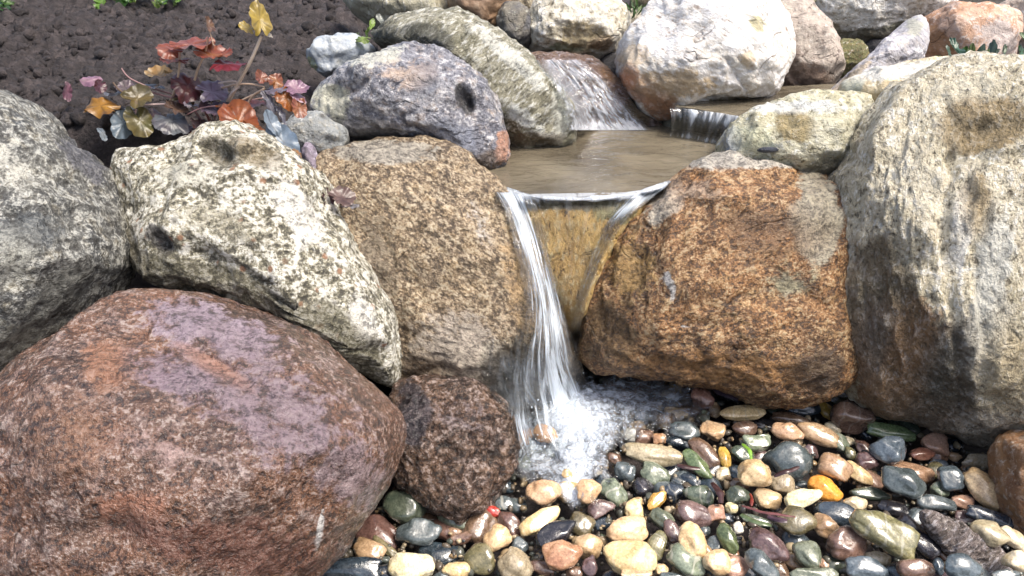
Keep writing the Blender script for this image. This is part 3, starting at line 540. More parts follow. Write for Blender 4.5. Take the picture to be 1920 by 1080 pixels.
# ------------------------------------------------------------------ pebbles
PEBS = [
 (759,952,41,29,15,'darkgreen',.03),(788,998,45,25,-5,'slate',.02),(854,974,35,16,12,'greygreen',.02),(901,989,28,32,40,'brown',0),(868,1007,29,13,-25,'redbrown',.01),
 (918,957,23,12,25,'red',.03),(955,983,30,20,50,'redbrown',.01),(934,1010,27,26,0,'peach',.03),(690,1031,32,21,25,'browntan',.02),(822,1040,38,22,10,'darkslate',0),
 (857,1037,15,15,0,'darkslate',0),(901,1047,33,30,50,'olive',.01),(772,1062,44,28,5,'cream',.03),(856,1070,27,18,0,'tan',.02),(966,1060,33,31,50,'beige',.02),
 (655,1068,62,22,0,'darkslate',.02),(712,1005,50,32,40,'redbrown',-.01),(722,1026,35,9,45,'olive',.01),(808,972,20,12,20,'brown',0),(945,945,22,14,5,'slate',.01),
 (946,912,18,16,0,'darkslate',.01),(1015,922,37,24,-8,'peach',.04),(1103,919,25,22,-55,'peach',.04),(1064,922,24,20,0,'peach',.02),(1063,889,10,9,0,'tan',.05),
 (1012,977,44,17,-40,'tan',.03),(1090,983,24,23,30,'olive',.01),(1037,1002,48,23,-35,'black',.04),(1054,1039,37,26,-20,'terracotta',.04),(1102,1027,26,24,30,'tan',.02),
 (1106,1060,21,15,110,'purplebrown',.03),(1125,955,29,17,-30,'purplebrown',.02),(1131,983,19,11,-20,'darkslate',0),(1125,1008,14,7,-5,'green',.01),(1190,956,18,20,20,'tan',.02),
 (1178,992,40,27,-8,'peach',.03),(1178,1045,50,33,10,'tan',.04),(1192,1077,30,12,0,'tan',.05),(1154,922,31,23,50,'greygreen',.01),(1171,883,20,20,20,'slate',.02),
 (1226,888,30,22,30,'greygreen',.02),(1205,915,20,18,30,'black',.01),(1231,938,24,13,-45,'ochre',.03),(1262,925,22,20,-30,'darkslate',0),(1198,940,12,8,10,'browntan',.02),
 (1241,972,24,18,50,'greygreen',.02),(1262,998,25,15,70,'purplebrown',.03),(1231,1022,31,18,-65,'olive',.02),(1282,1050,42,25,40,'greygreen',.03),(1240,1068,13,11,0,'tan',.03),
 (1255,1082,24,9,0,'slate',.03),(1300,965,35,23,25,'purplebrown',.02),(1020,1067,30,14,25,'redbrown',.01),(975,1023,16,15,40,'slate',.01),(1077,1074,16,12,0,'brown',.02),
 (1311,927,31,20,15,'darkgreen',.02),(1295,900,24,13,40,'darkslate',.01),(1308,870,37,16,52,'green',.03),(1357,891,15,16,0,'cream',.01),(1380,886,17,16,30,'darkslate',.01),
 (1419,887,32,25,10,'tan',.05),(1474,863,45,34,20,'slate',.03),(1464,909,24,22,0,'beige',.02),(1547,917,32,22,30,'orange',.02),(1503,934,40,17,-20,'cream',.05),
 (1438,936,25,19,20,'tan',.02),(1384,930,22,18,0,'darkgreen',.02),(1565,963,42,22,20,'darkslate',.03),(1505,911,18,10,5,'slateblue',.01),(1491,977,37,28,10,'olive',.04),
 (1551,989,27,21,30,'browntan',.03),(1299,1014,35,24,80,'peach',.05),(1344,1054,25,23,0,'peach',.04),(1366,1010,30,19,80,'green',.02),(1339,1020,14,14,0,'slate',.01),
 (1435,1020,46,27,40,'purplebrown',.03),(1343,960,16,17,0,'pinkbrown',.03),(1371,952,12,11,0,'cream',.02),(1378,1064,24,20,-30,'pinkbrown',.03),(1428,1060,34,21,50,'slate',.05),
 (1516,1041,30,25,70,'greygreen',.03),(1587,1018,36,31,-20,'redbrown',.03),(1385,989,10,12,0,'white',.01),(1372,1037,14,10,30,'terracotta',.01),(1364,972,12,10,0,'darkslate',.01),
 (1420,977,32,9,25,'darkgreen',.02),(1525,1077,45,12,0,'greygreen',.04),(1547,1060,12,14,0,'pinkbrown',.01),(1385,908,20,12,0,'brown',0),(1566,880,31,24,40,'browntan',.04),
 (1609,890,29,16,50,'tan',.02),(1630,926,37,13,5,'darkgreen',.02),(1603,944,24,15,-10,'cream',.03),(1657,996,60,32,35,'olive',.06),(1692,902,42,27,20,'slate',.05),
 (1705,887,46,20,15,'browntan',.02),(1782,895,25,23,80,'slateblue',.04),(1760,871,19,10,5,'slateblue',.01),(1839,866,42,15,10,'cream',.02),(1848,917,42,28,60,'tan',.03),
 (1807,941,23,14,20,'pinkbrown',.02),(1763,945,42,14,10,'slate',.03),(1761,919,18,15,20,'greygreen',.02),(1675,955,30,15,20,'black',.01),(1716,1002,48,23,60,'black',.03),
 (1857,1000,34,24,20,'beige',.06),(1903,1010,28,16,45,'cream',.05),(1862,972,48,14,25,'darkslate',.02),(1813,970,22,12,10,'purplebrown',.01),(1717,1067,32,17,-5,'redbrown',.05),
 (1803,1063,36,22,10,'slateblue',.08),(1760,1062,12,16,0,'darkslate',.03),(1907,1050,24,20,0,'cream',.06),(1886,1078,26,10,0,'slate',.06),(1650,1047,27,12,15,'cream',.02),
 (1622,1066,40,20,8,'slateblue',.04),(1802,915,16,16,0,'brown',0),(1393,775,42,16,-5,'tan',.03),(1341,769,12,16,0,'tan',.01),(1484,786,45,13,12,'brown',.02),
 (1507,763,33,21,10,'darkslate',.02),(1548,768,20,13,60,'ochre',.01),(1572,745,24,17,20,'olive',.01),(1601,780,39,30,15,'redbrown',.03),(1478,811,30,16,20,'peach',.04),
 (1537,816,42,20,30,'tan',.03),(1397,803,24,15,-10,'redbrown',.02),(1436,797,24,12,10,'black',.01),(1336,806,22,18,30,'peach',.02),(1319,782,12,14,0,'greygreen',.02),
 (1324,851,38,19,60,'brown',.02),(1358,855,23,11,85,'ochre',.03),(1417,830,28,17,0,'greygreen',.03),(1390,851,24,15,20,'darkgreen',.03),(1283,811,28,21,10,'slate',.02),
 (1266,774,24,12,15,'peach',.02),(1248,787,20,16,0,'brown',.01),(1318,748,24,18,60,'pinkbrown',.02),(1357,737,34,10,35,'black',.02),(1252,742,16,11,0,'white',.02),
 (1562,803,16,13,20,'cream',.02),(1519,847,14,13,0,'purplebrown',.01),(1494,828,12,9,20,'tan',.02),(1270,832,28,14,20,'darkslate',.01),(1224,851,53,20,12,'beige',.04),
 (1238,823,14,11,0,'terracotta',.02),(1183,815,14,15,0,'white',.01),(1024,815,24,17,30,'peach',.05),(1063,850,22,10,-15,'darkslate',.04),(1152,859,14,11,20,'brown',.03),
 (1668,842,33,27,0,'slateblue',.05),(1673,810,45,15,15,'green',.03),(1693,798,30,25,50,'darkgreen',.01),(1755,833,26,20,15,'pinkbrown',.02),(1727,852,27,12,-10,'terracotta',.02),
 (1790,856,14,10,10,'tan',.01),(1617,838,18,13,60,'redbrown',.02),(1627,867,21,18,20,'purplebrown',.03),(1623,810,12,17,0,'darkslate',.01),(1588,826,14,10,30,'cream',.02),
 (1572,830,20,16,40,'greygreen',.02),(1594,850,14,10,70,'olive',.02),(1648,776,20,19,0,'darkgreen',.01),(1790,836,16,15,0,'darkslate',0),(1757,1020,46,18,62,'brown',.02),
 (1206,780,18,12,0,'slate',.01),(1160,745,20,13,10,'brown',.0),(1205,735,22,12,-10,'purplebrown',0),(1290,735,18,11,20,'redbrown',0),(1110,800,22,14,20,'slate',0),(980,870,20,14,0,'greygreen',.01),
 (1020,870,22,14,10,'slate',.01),(1100,870,20,14,-20,'slate',.01),(1195,800,16,12,0,'tan',.0),(1130,905,18,14,0,'darkslate',.01),(972,950,18,14,20,'slate',.0),(1450,745,22,9,10,'brown',0),(1440,763,12,8,0,'terracotta',.01),
]
BEDPOLY = np.array([(560,1140),(640,1010),(720,930),(770,905),(900,900),(950,860),(960,800),(1000,760),(1120,700),(1300,715),(1400,735),(1500,745),(1560,725),(1620,725),(1700,780),(1790,830),(1850,850),(1930,830),(2080,900),(2100,1140)], float)
def inpoly(x, y, P):
    c = np.zeros(np.shape(x), bool)
    for (ax, ay), (bx, by) in zip(P, np.roll(P, -1, 0)):
        c ^= ((ay > y) != (by > y)) & (x < (bx - ax) * (y - ay) / (by - ay + 1e-12) + ax)
    return c
def bed_z(px, py): return .0
rs = np.random.RandomState(77); rnd = random.Random(5)
pbv = -FW; mm = .45 * pbv + .55 * np.array((0, 0, 1.)); mm /= np.linalg.norm(mm)
pebobjs = []
def pebble(x, y, a, b, ang, key, lift, sub=4, rough=1.0):
    th = R(-ang) + 0.0
    d = RT * math.cos(th) + UP * math.sin(th); X1 = d - mm * (d @ mm); X1 /= np.linalg.norm(X1); Y1 = np.cross(mm, X1)
    P0 = atZ(x, y, .02); k = ((P0 - CP) @ FW) / F
    A, B = a * k * 1.04, b * k * 1.06; Cc = min(A, B) * rnd.uniform(.62, .85)
    ax = [X1 * A, Y1 * B, mm * Cc]
    hz = math.sqrt(sum(v[2] ** 2 for v in ax)) * .85
    C0 = atZ(x, y, max(.004, hz - .012 + lift))
    me0, U = ico(sub); me = me0.copy()
    sd = rnd.randint(0, 9999); pw = rnd.uniform(.72, 1.0)
    q = np.sign(U) * np.abs(U) ** pw
    q /= np.maximum(.92, np.linalg.norm(q, axis=1))[:, None] ** .35
    r2 = random.Random(sd)
    # egg taper and bend
    q[:, 1] *= 1 + r2.uniform(-.22, .22) * q[:, 0]; q[:, 2] *= 1 + r2.uniform(-.25, .25) * q[:, 0]
    for _ in range(r2.choice((2, 3, 4, 6)) if key != 'black' else 7):
        n = np.array([r2.gauss(0, 1), r2.gauss(0, 1), r2.gauss(.4, 1)]); n /= np.linalg.norm(n)
        s = q @ n; e = s - s.max() * r2.uniform(.7, .9)
        q = q - n * (np.log1p(np.exp(np.clip(e / .05, -30, 30))) * .05 * .9)[:, None]
    q = q * (1 + .17 * vnoise(U * 1.3 + sd, 3) + .05 * vnoise(U * 3.5 + sd, 4) + .012 * vnoise(U * 9 + sd, 5))[:, None]
    m = q * np.array([A, B, Cc]) / np.array([np.abs(q[:, 0]).max(), np.abs(q[:, 1]).max(), np.abs(q[:, 2]).max()])
    me.vertices.foreach_set('co', m.reshape(-1).astype(np.float32)); me.update()
    o = link('pebble', me, peb_mat(key)); M = Matrix(((X1[0], Y1[0], mm[0]), (X1[1], Y1[1], mm[1]), (X1[2], Y1[2], mm[2])))
    o.location = C0; o.rotation_euler = M.to_euler()
    o['group'] = 'wet pebbles of the stream bed'; o['category'] = 'pebble'
    pebobjs.append((o, x, y, a, b, ang, key)); return o
cov = np.zeros((300, 540), bool); gy, gx = np.mgrid[0:300, 0:540]; gx = gx * 3 + 500.; gy = gy * 1.5 + 690.
def cover(x, y, a, b, ang, f=1.0):
    ca, sa = math.cos(R(ang)), math.sin(R(ang)); u = (gx - x) * ca + (gy - y) * sa; v = -(gx - x) * sa + (gy - y) * ca
    return (u / a / f) ** 2 + (v / b / f) ** 2 < 1
for p in PEBS: pebble(*p); cov |= cover(*p[:5])
inb = inpoly(gx, gy, BEDPOLY)
n_tr = len(pebobjs)
darks = ['darkslate', 'slate', 'darkgreen', 'brown', 'purplebrown', 'olive', 'greygreen', 'redbrown', 'browntan', 'tan', 'slateblue', 'slate', 'black', 'darkslate']
cand = np.argwhere(inb & ~cov); rs.shuffle(cand); cnt = 0
for iy, ix in cand:
    if cnt >= 112: break
    x, y = gx[iy, ix], gy[iy, ix]
    if cov[iy, ix]: continue
    a = rnd.uniform(14, 27) * (.75 + .5 * (y - 700) / 400); b = a * rnd.uniform(.6, .9); ang = rnd.uniform(-60, 60)
    pebble(x, y, a, b, ang, rnd.choice(darks), -.006, sub=3); cov |= cover(x, y, a, b, ang, .92); cnt += 1
# coarse grit between the pebbles
me0, U0 = ico(2); F0 = np.array([list(q.vertices) for q in me0.polygons]); VV = []; FF = []; nv = 0
for k in range(3200):
    x, y = rs.uniform(560, 2040), rs.uniform(690, 1130)
    if not inpoly(x, y, BEDPOLY): continue
    c_ = atZ(x, y, rs.uniform(-.004, .016)); rad = .003 + .006 * rs.rand() ** 2
    v = U0 * (1 + .35 * vnoise(U0 * 1.5 + k * 3.1, 7))[:, None] * rad * rs.uniform(.6, 1.3, 3); VV.append(v + c_); FF.append(F0 + nv); nv += len(v)
me = bpy.data.meshes.new('grit'); me.from_pydata(np.concatenate(VV).tolist(), [], np.concatenate(FF).tolist()); me.update()
for q in me.polygons: q.use_smooth = True
gm, nt_, b_ = newmat('grit'); ge = nt_.nodes.new('ShaderNodeNewGeometry')
nt_.links.new(ramp(nt_, ge.outputs['Random Per Island'], [(0, (.03, .035, .04)), (.3, (.10, .08, .06)), (.55, (.06, .07, .06)), (.75, (.26, .18, .10)), (1, (.40, .33, .22))]), b_.inputs['Base Color']); b_.inputs['Roughness'].default_value = .2
o = link('gravel_grit', me, gm); tag(o, 'wet coarse grit filling the gaps between the pebbles', 'gravel', kind='stuff')
# labels: colour, size, shape and neighbours that can be found
def pdesc(x, y, a, b, ang, key):
    s = math.sqrt(a * b); asp = max(a, b) / min(a, b)
    size = 'tiny' if s < 13 else 'small' if s < 19 else 'medium' if s < 27 else 'large'
    shp = 'round' if asp < 1.2 else 'oval' if asp < 1.8 else 'long'
    return '%s %s %s' % (size, shp, CWORD[key])
LM = [(1547,917,'the bright orange pebble'),(918,957,'the bright red chip'),(1657,996,'the biggest olive pebble'),(1037,1002,'the jagged black stone'),(1178,1045,'the biggest tan pebble'),
 (1419,887,'the square tan pebble'),(1668,842,'the glossy round blue-grey pebble'),(772,1062,'the big cream pebble'),(1224,851,'the long beige pebble by the foam'),(1474,863,'the biggest slate pebble'),
 (1393,775,'the long tan capsule pebble'),(1601,780,'the big red-brown pebble'),(1054,1039,'the big terracotta pebble'),(1299,1014,'the upright peach pebble'),(1435,1020,'the angular purple-brown pebble'),
 (1015,922,'the peach pebbles under the foam'),(1848,917,'the big tan pebble at right'),(1810,1010,'the grey layered slab'),(1755,833,'the pinkish disc pebble'),(1308,870,'the long mossy green pebble'),
 (759,952,'the dark pebble against the red boulder'),(1587,1018,'the red-brown wedge pebble'),(1491,977,'the olive pebble with a twig'),(1537,816,'the lumpy big tan pebble')]
OVR = {(1547,917):'bright orange oval pebble with a green moss spot, right of the long cream pebble',(918,957):'bright red angular chip below the dark purplish rock',(1657,996):'biggest olive oval pebble, smooth and tilted, lower right',
 (1037,1002):'jagged black angular stone between the tan and terracotta pebbles',(1178,1045):'biggest tan pebble, rounded triangle, near bottom centre',(1419,887):'square glossy tan pebble on top of the pile, left of the biggest slate pebble',
 (1668,842):'glossy round blue-grey pebble below the mossy green flat pebble',(772,1062):'big cream white pebble at the bottom beside the red boulder',(1224,851):'long beige pebble at the right edge of the foam',
 (1474,863):'biggest slate grey pebble with a blue sheen in the middle of the bed',(1393,775):'long tan pebble lying just under the rust-brown boulder',(1601,780):'big smooth red-brown pebble at the foot of the tall pale boulder',
 (1054,1039):'big terracotta pebble below the jagged black stone',(1299,1014):'upright peach pebble, egg shaped, left of the mossy upright pebble',(1435,1020):'angular purple-brown pebble, large, at bottom centre right',
 (1015,922):'peach pebble at the left under the foam edge',(1103,919):'peach pebble tilted up at the right under the foam edge',(1848,917):'big tan pebble leaning by the rust-orange rock at right',
 (1755,833):'pinkish smooth disc pebble against the foot of the tall boulder',(1308,870):'long mossy green pebble pointing down, right of the beige one',(759,952):'dark green-grey pebble with a tan patch, against the red boulder',
 (1587,1018):'red-brown wedge shaped pebble left of the biggest olive pebble',(1491,977):'large olive-grey pebble with a twig lying on it',(1537,816):'big tan pebble below the dark slate pebble and the brown long one'}
used = {}
items = []
for i, (o, x, y, a, b, ang, key) in enumerate(pebobjs):
    if (int(x), int(y)) in OVR and i < n_tr: o['label'] = OVR[(int(x), int(y))]; continue
    best = sorted((math.hypot(x - l[0], (y - l[1]) * 1.2), l) for l in LM if math.hypot(x - l[0], y - l[1]) > 8)
    items.append([o, x, y, a, b, ang, key, i >= n_tr, best])
def rel(x, y, l):
    dx, dy = x - l[0], y - l[1]; t = math.degrees(math.atan2(-dy, dx)) % 360
    return ['right of', 'above right of', 'above', 'above left of', 'left of', 'below left of', 'below', 'below right of'][int((t + 22.5) // 45) % 8]
seen = {}
for it in items:
    it[8] = [(d_, l_) for d_, l_ in it[8]]
    o, x, y, a, b, ang, key, hid, best = it
    base = pdesc(x, y, a, b, ang, key) + (' half-buried' if hid else '') + ' pebble'
    ok = False
    for dist, l in best[:4]:
        lab = '%s %s %s' % (base, rel(x, y, l), l[2])
        if lab not in seen: ok = True; break
    if not ok:
        for w_ in ('partly hidden', 'glossy', 'second'):
            lab = w_ + ' %s %s %s' % (base, rel(x, y, best[0][1]), best[0][1][2])
            if lab not in seen: break
    seen[lab] = 1; o['label'] = lab
# layered slab among the pebbles
boulder('SLAB', 'rock', 'grey-brown layered slab stone lying diagonally among the pebbles at lower right', 'rock',
 [(1728, 965), (1745, 957), (1780, 968), (1830, 1005), (1880, 1035), (1915, 1065), (1900, 1095), (1850, 1085), (1800, 1060), (1760, 1020), (1735, 990)], 1.045, .025,
 rock_mat('layered_schist', (.26, .21, .19), (.16, .125, .10), (.33, .27, .27), light=(.62, .57, .58), dark=(.04, .03, .025), big=20, grain=110, lt=.55, wet=.9, bmp=1.6, seed=40, rot=-40, stretch=(.5, 2, 1)), seed=95, sub=6, box=.6, chops=3, amp=(.006, .008, .003), freq=(6, 20, 50))
# ------------------------------------------------------------------ water
bpy.context.view_layer.update()
DG = bpy.context.evaluated_depsgraph_get()
def cast(px, py, skip=()):
    r = ray(px, py); n = np.linalg.norm(r)
    ok, loc, nn, i, ob, mtx = sc.ray_cast(DG, Vector(CP), Vector(r / n))
    return (np.linalg.norm(np.array(loc) - CP) / n) if ok else None
def water_mat():
    m, nt, b = newmat('pool_water')
    tc = nt.nodes.new('ShaderNodeTexCoord'); v = tc.outputs['Object']
    n = nz(nt, v, 5, 4, .6, .5)
    nt.links.new(ramp(nt, n, [(.3, (.065, .054, .038)), (.65, (.16, .138, .10))]), b.inputs['Base Color'])
    b.inputs['Roughness'].default_value = .03; b.inputs['IOR'].default_value = 1.45
    vs = mapping(nt, v, scale=(1, 1.8, 1))
    bb = bump(nt, nz(nt, vs, 16, 3, .5, .6), .40, .014); bb = bump(nt, nz(nt, vs, 75, 3, .5, .6), .3, .003, bb)
    nt.links.new(bb, b.inputs['Normal']); return m
WM = water_mat()
PZ, UZ = .496, .572
def lerp_rows(Afn, Bfn, n, m): 
    return np.stack([(1 - t) * Afn + t * Bfn for t in np.linspace(0, 1, n)])
def resample(pts, m):
    pts = np.array(pts, float); d = np.r_[0, np.cumsum(np.linalg.norm(np.diff(pts, axis=0), axis=1))]
    t = np.linspace(0, d[-1], m); q = np.stack([np.interp(t, d, pts[:, i]) for i in range(pts.shape[1])], 1)
    k = max(1, m // (len(pts) * 2)); 
    for _ in range(k * k): q[1:-1] = .25 * q[:-2] + .5 * q[1:-1] + .25 * q[2:]
    return q
def plane_patch(front, rear, z, n=60, m=110):
    f = resample(front, m); r_ = resample(rear, m)
    P = np.zeros((n, m, 3))
    A = np.array([atZ(x, y, z) for x, y in f]); B = np.array([atZ(x, y, z) for x, y in r_])
    for i, t in enumerate(np.linspace(0, 1, n)): P[i] = (1 - t) * A + t * B
    q = P.reshape(-1, 3); P[:, :, 2] = z + (.0022 * fbm(q * 14, 91, 3) + .0008 * fbm(q * np.array([40, 60, 1]), 92, 3)).reshape(n, m)
    return P
LIP = [(880, 325), (905, 338), (935, 352), (985, 366), (1030, 371), (1085, 373), (1150, 369), (1200, 360), (1250, 345), (1290, 325)]
o = link('pool_water', grid_mesh('pool_water', plane_patch(LIP, [(850, 262), (950, 250), (1100, 236), (1250, 233), (1420, 240)], PZ)), WM); tag(o, kind='structure')
o = link('upper_pool_water', grid_mesh('upper_pool_water', plane_patch([(1268, 200), (1290, 202), (1310, 205), (1350, 212), (1410, 222), (1500, 215), (1600, 205)], [(1262, 185), (1400, 165), (1600, 155)], UZ, 40, 90)), WM); tag(o, kind='structure')
# falling water: a film with strands, drawn over the stones it runs on
def water_shader(nt, s, f, at, tint, clear, fresk, bd, fade=(.02, .16)):
    out = nt.nodes.new('ShaderNodeOutputMaterial'); L = nt.links
    def N(t, **kw):
        n = nt.nodes.new(t)
        for k, v in kw.items(): n.inputs[k].default_value = v
        return n
    def MX(fac, a, b):
        n = nt.nodes.new('ShaderNodeMixShader')
        if isinstance(fac, float): n.inputs[0].default_value = fac
        else: L.new(fac, n.inputs[0])
        L.new(a.outputs[0], n.inputs[1]); L.new(b.outputs[0], n.inputs[2]); return n
    bb = bump(nt, s, 1.0, bd)
    tr = N('ShaderNodeBsdfTransparent', Color=(*clear, 1)); rf = N('ShaderNodeBsdfRefraction', Color=(*clear, 1), Roughness=0.0, IOR=1.16); L.new(bb, rf.inputs['Normal'])
    gl = N('ShaderNodeBsdfGlossy', Roughness=.05, Color=(1, 1, 1, 1)); L.new(bb, gl.inputs['Normal'])
    fr = N('ShaderNodeFresnel', IOR=1.36); L.new(bb, fr.inputs['Normal'])
    df = N('ShaderNodeBsdfDiffuse', Color=(*tint, 1)); L.new(bb, df.inputs['Normal']); tl = N('ShaderNodeBsdfTranslucent', Color=(*tint, 1))
    m = MX(f, MX(.55, tr, rf), MX(.3, df, tl)); m = MX(math_(nt, 'MULTIPLY', fr.outputs[0], fresk, clamp=True), m, gl)
    m = MX(ramp(nt, fade_src(nt, at, s), [(fade[0], 0.), (fade[1], 1.)]), tr, m); L.new(m.outputs[0], out.inputs[0])
def fade_src(nt, at, s): return math_(nt, 'ADD', at.outputs['Fac'], math_(nt, 'MULTIPLY_ADD', s, .9, -.45))
def fade_src_old(nt, at, s): return math_(nt, 'ADD', at.outputs['Fac'], math_(nt, 'MULTIPLY_ADD', s, .5, -.25))
def fall_mat(name, lo, hi, tint=(.86, .92, 1.0), su=28, sv=2.2, clear=(.96, .975, .97), milky=.75, fresk=2.0, bd=.012):
    m = bpy.data.materials.new(name); m.use_nodes = True; nt = m.node_tree; nt.nodes.clear()
    uv = nt.nodes.new('ShaderNodeUVMap'); uv.uv_map = 'UVMap'
    v = mapping(nt, uv.outputs[0], scale=(su, sv, 1)); v2 = mapping(nt, uv.outputs[0], scale=(su * 3.2, sv * 2.2, 1))
    s = math_(nt, 'ADD', math_(nt, 'MULTIPLY', nz(nt, v, 1.0, 3, .55, .9), .68), math_(nt, 'MULTIPLY', nz(nt, v2, 1.0, 2, .5, .4), .32))
    at = nt.nodes.new('ShaderNodeAttribute'); at.attribute_name = 'foam'
    s2 = math_(nt, 'ADD', s, math_(nt, 'MULTIPLY_ADD', at.outputs['Fac'], .5, -.25))
    f = ramp(nt, s2, [(lo - .12, 0.), (lo, .12), (hi, milky)])
    water_shader(nt, s, f, at, tint, clear, fresk, bd); return m
def add_foam(me, f):
    at = me.attributes.new('foam', 'FLOAT', 'POINT'); at.data.foreach_set('value', f.reshape(-1).astype(np.float32))  # holds real foam and the white painted in at the lips
def stream(name, L, Rr, mat, n=150, m=70, off=.008, amp=.005, su=20, foam=None, seed=0, toplip=True, sag=0):  # foam: whiteness, real foam and painted lip glints alike
    A = resample(L, n); B = resample(Rr, n); D = np.full((n, m), np.nan); XY = np.zeros((n, m, 2))
    for i in range(n):
        for j in range(m):
            u = j / (m - 1); XY[i, j] = A[i] * (1 - u) + B[i] * u
    for i in range(0, n, 3):
        for j in range(0, m, 3):
            d = cast(*XY[i, j]); D[i, j] = d if d else np.nan
    d = D[::3, ::3]; d = np.where(np.isnan(d), np.nanmedian(d), d)
    mn = d.copy()
    for _ in range(2):       # nearest in the neighbourhood, then blur
        pd = np.pad(mn, 1, mode='edge'); mn = np.minimum.reduce([pd[1:-1, 1:-1], pd[:-2, 1:-1], pd[2:, 1:-1], pd[1:-1, :-2], pd[1:-1, 2:]])
    for _ in range(6):
        pd = np.pad(mn, 1, mode='edge'); mn = (pd[1:-1, 1:-1] * 2 + pd[:-2, 1:-1] + pd[2:, 1:-1] + pd[1:-1, :-2] + pd[1:-1, 2:]) / 6
    ii = np.linspace(0, mn.shape[0] - 1, n); jj = np.linspace(0, mn.shape[1] - 1, m)
    i0 = np.minimum(ii.astype(int), mn.shape[0] - 2); j0 = np.minimum(jj.astype(int), mn.shape[1] - 2); fi = (ii - i0)[:, None]; fj = (jj - j0)[None]
    DD = (mn[i0][:, j0] * (1 - fi) * (1 - fj) + mn[i0 + 1][:, j0] * fi * (1 - fj) + mn[i0][:, j0 + 1] * (1 - fi) * fj + mn[i0 + 1][:, j0 + 1] * fi * fj)
    U_, V_ = np.meshgrid(np.linspace(0, 1, m), np.linspace(0, 1, n))
    q = np.stack([U_ * su, V_ * 3, U_ * 0 + seed], -1).reshape(-1, 3)
    st = (fbm(q, 50 + seed, 4, .6)).reshape(n, m) * np.sin(np.pi * np.clip(U_, .02, .98)) ** .3
    DD = DD - off - amp * st
    P = np.zeros((n, m, 3))
    for i in range(n):
        for j in range(m):
            r = ray(*XY[i, j]); p = CP + r * DD[i, j]
            if toplip:
                t = min(1, i / (n * .09)); t = t * t * (3 - 2 * t); p0 = CP + r * ((PZ + .001 - CAMH) / r[2]); 
                p = p0 * (1 - t) + p * t if p0[1] < 3 else p
            P[i, j] = p
    me = grid_mesh(name, P); add_foam(me, foam(U_, V_) if foam else U_ * 0 + .5)
    o = link(name, me, mat); tag(o, kind='structure'); return o
FM = fall_mat('falling_water', .515, .66, tint=(.80, .89, 1.0), su=12, sv=3.4, milky=.9, bd=.016)
edge = lambda U_: np.minimum(1, np.minimum(U_, 1 - U_) * 9)
stream('waterfall', [(903,336),(926,358),(948,410),(966,475),(982,540),(978,600),(955,660),(942,720),(945,800),(960,850)],
       [(1000,366),(1018,420),(1034,480),(1052,550),(1070,620),(1094,690),(1124,745),(1160,800),(1185,850)], FM,
       foam=lambda U_, V_: (.26 + .50 * np.exp(-((U_ - .42 - .28 * V_) / .30) ** 2) + .35 * sstep(V_, .72, 1) + .35 * np.exp(-(V_ / .05) ** 2)) * edge(U_) * (1 - sstep(V_ + .05 * np.sin(U_ * 31) + .04 * np.sin(U_ * 77), .86, .97)) , seed=1)
stream('waterfall', [(1185,364),(1148,400),(1118,445),(1098,500),(1080,560),(1068,620),(1060,680)],
       [(1275,330),(1225,370),(1165,422),(1132,480),(1108,550),(1090,620),(1085,690)], FM,
       foam=lambda U_, V_: (.78 - .66 * sstep(V_, .14, .30)) * edge(U_) + 0 * U_, seed=2)  # white near the lip is a painted glint, clear below
CLR = fall_mat('clear_fall', .58, .76, milky=.4, su=14, clear=(1, 1, 1), fresk=.7, bd=.006)
stream('waterfall', [(975,364),(1005,420),(1030,490),(1052,570),(1068,650)], [(1200,360),(1160,420),(1122,490),(1100,570),(1078,650)], CLR, off=.004, amp=.003,
       foam=lambda U_, V_: .30 + .85 * np.exp(-((V_ - .02) / .035) ** 2), seed=3)  # top rows whitened to paint in the sky reflected on the lip
VEIL = fall_mat('veil', .50, .74, milky=.6, su=9)
stream('waterfall', [(905,640),(900,690),(915,740),(950,770)], [(1010,620),(1020,680),(1040,740),(1060,790)], VEIL, n=80, off=.003, amp=.003, toplip=False,
       foam=lambda U_, V_: (.38 + .35 * V_ ) * np.sin(np.pi * U_) ** .8 * sstep(V_, 0, .35) * (1 - sstep(V_ + .06 * np.sin(U_ * 31), .85, .98)) , seed=4)
# rounded lip where the pool bends over, sky reflection painted in as white
def tube(pts, rad, seg=8, flat=1.0):
    pts = np.array(pts, float); n = len(pts); t = np.gradient(pts, axis=0); t /= np.linalg.norm(t, axis=1)[:, None]
    up = np.array((0, 0, 1.)); s = np.cross(t, up); s /= np.maximum(1e-6, np.linalg.norm(s, axis=1))[:, None]; b = np.cross(s, t)
    rad = np.broadcast_to(rad, (n,)); a = np.linspace(0, 2 * math.pi, seg + 1)
    return pts[:, None] + rad[:, None, None] * (s[:, None] * np.cos(a)[None, :, None] + b[:, None] * np.sin(a)[None, :, None] * flat)
lipm = fall_mat('lip_water', .30, .52, su=4, sv=60, milky=.85)
lp = np.array([atZ(x, y + 1, PZ) for x, y in resample(LIP[1:-1], 120)])
me = grid_mesh('lip', tube(lp, 0.0065 + .004 * vnoise(lp * 40, 4), 10, .8)); add_foam(me, np.full((120, 11), 1.0)); o = link('pool_lip', me, lipm); tag(o, kind='structure')
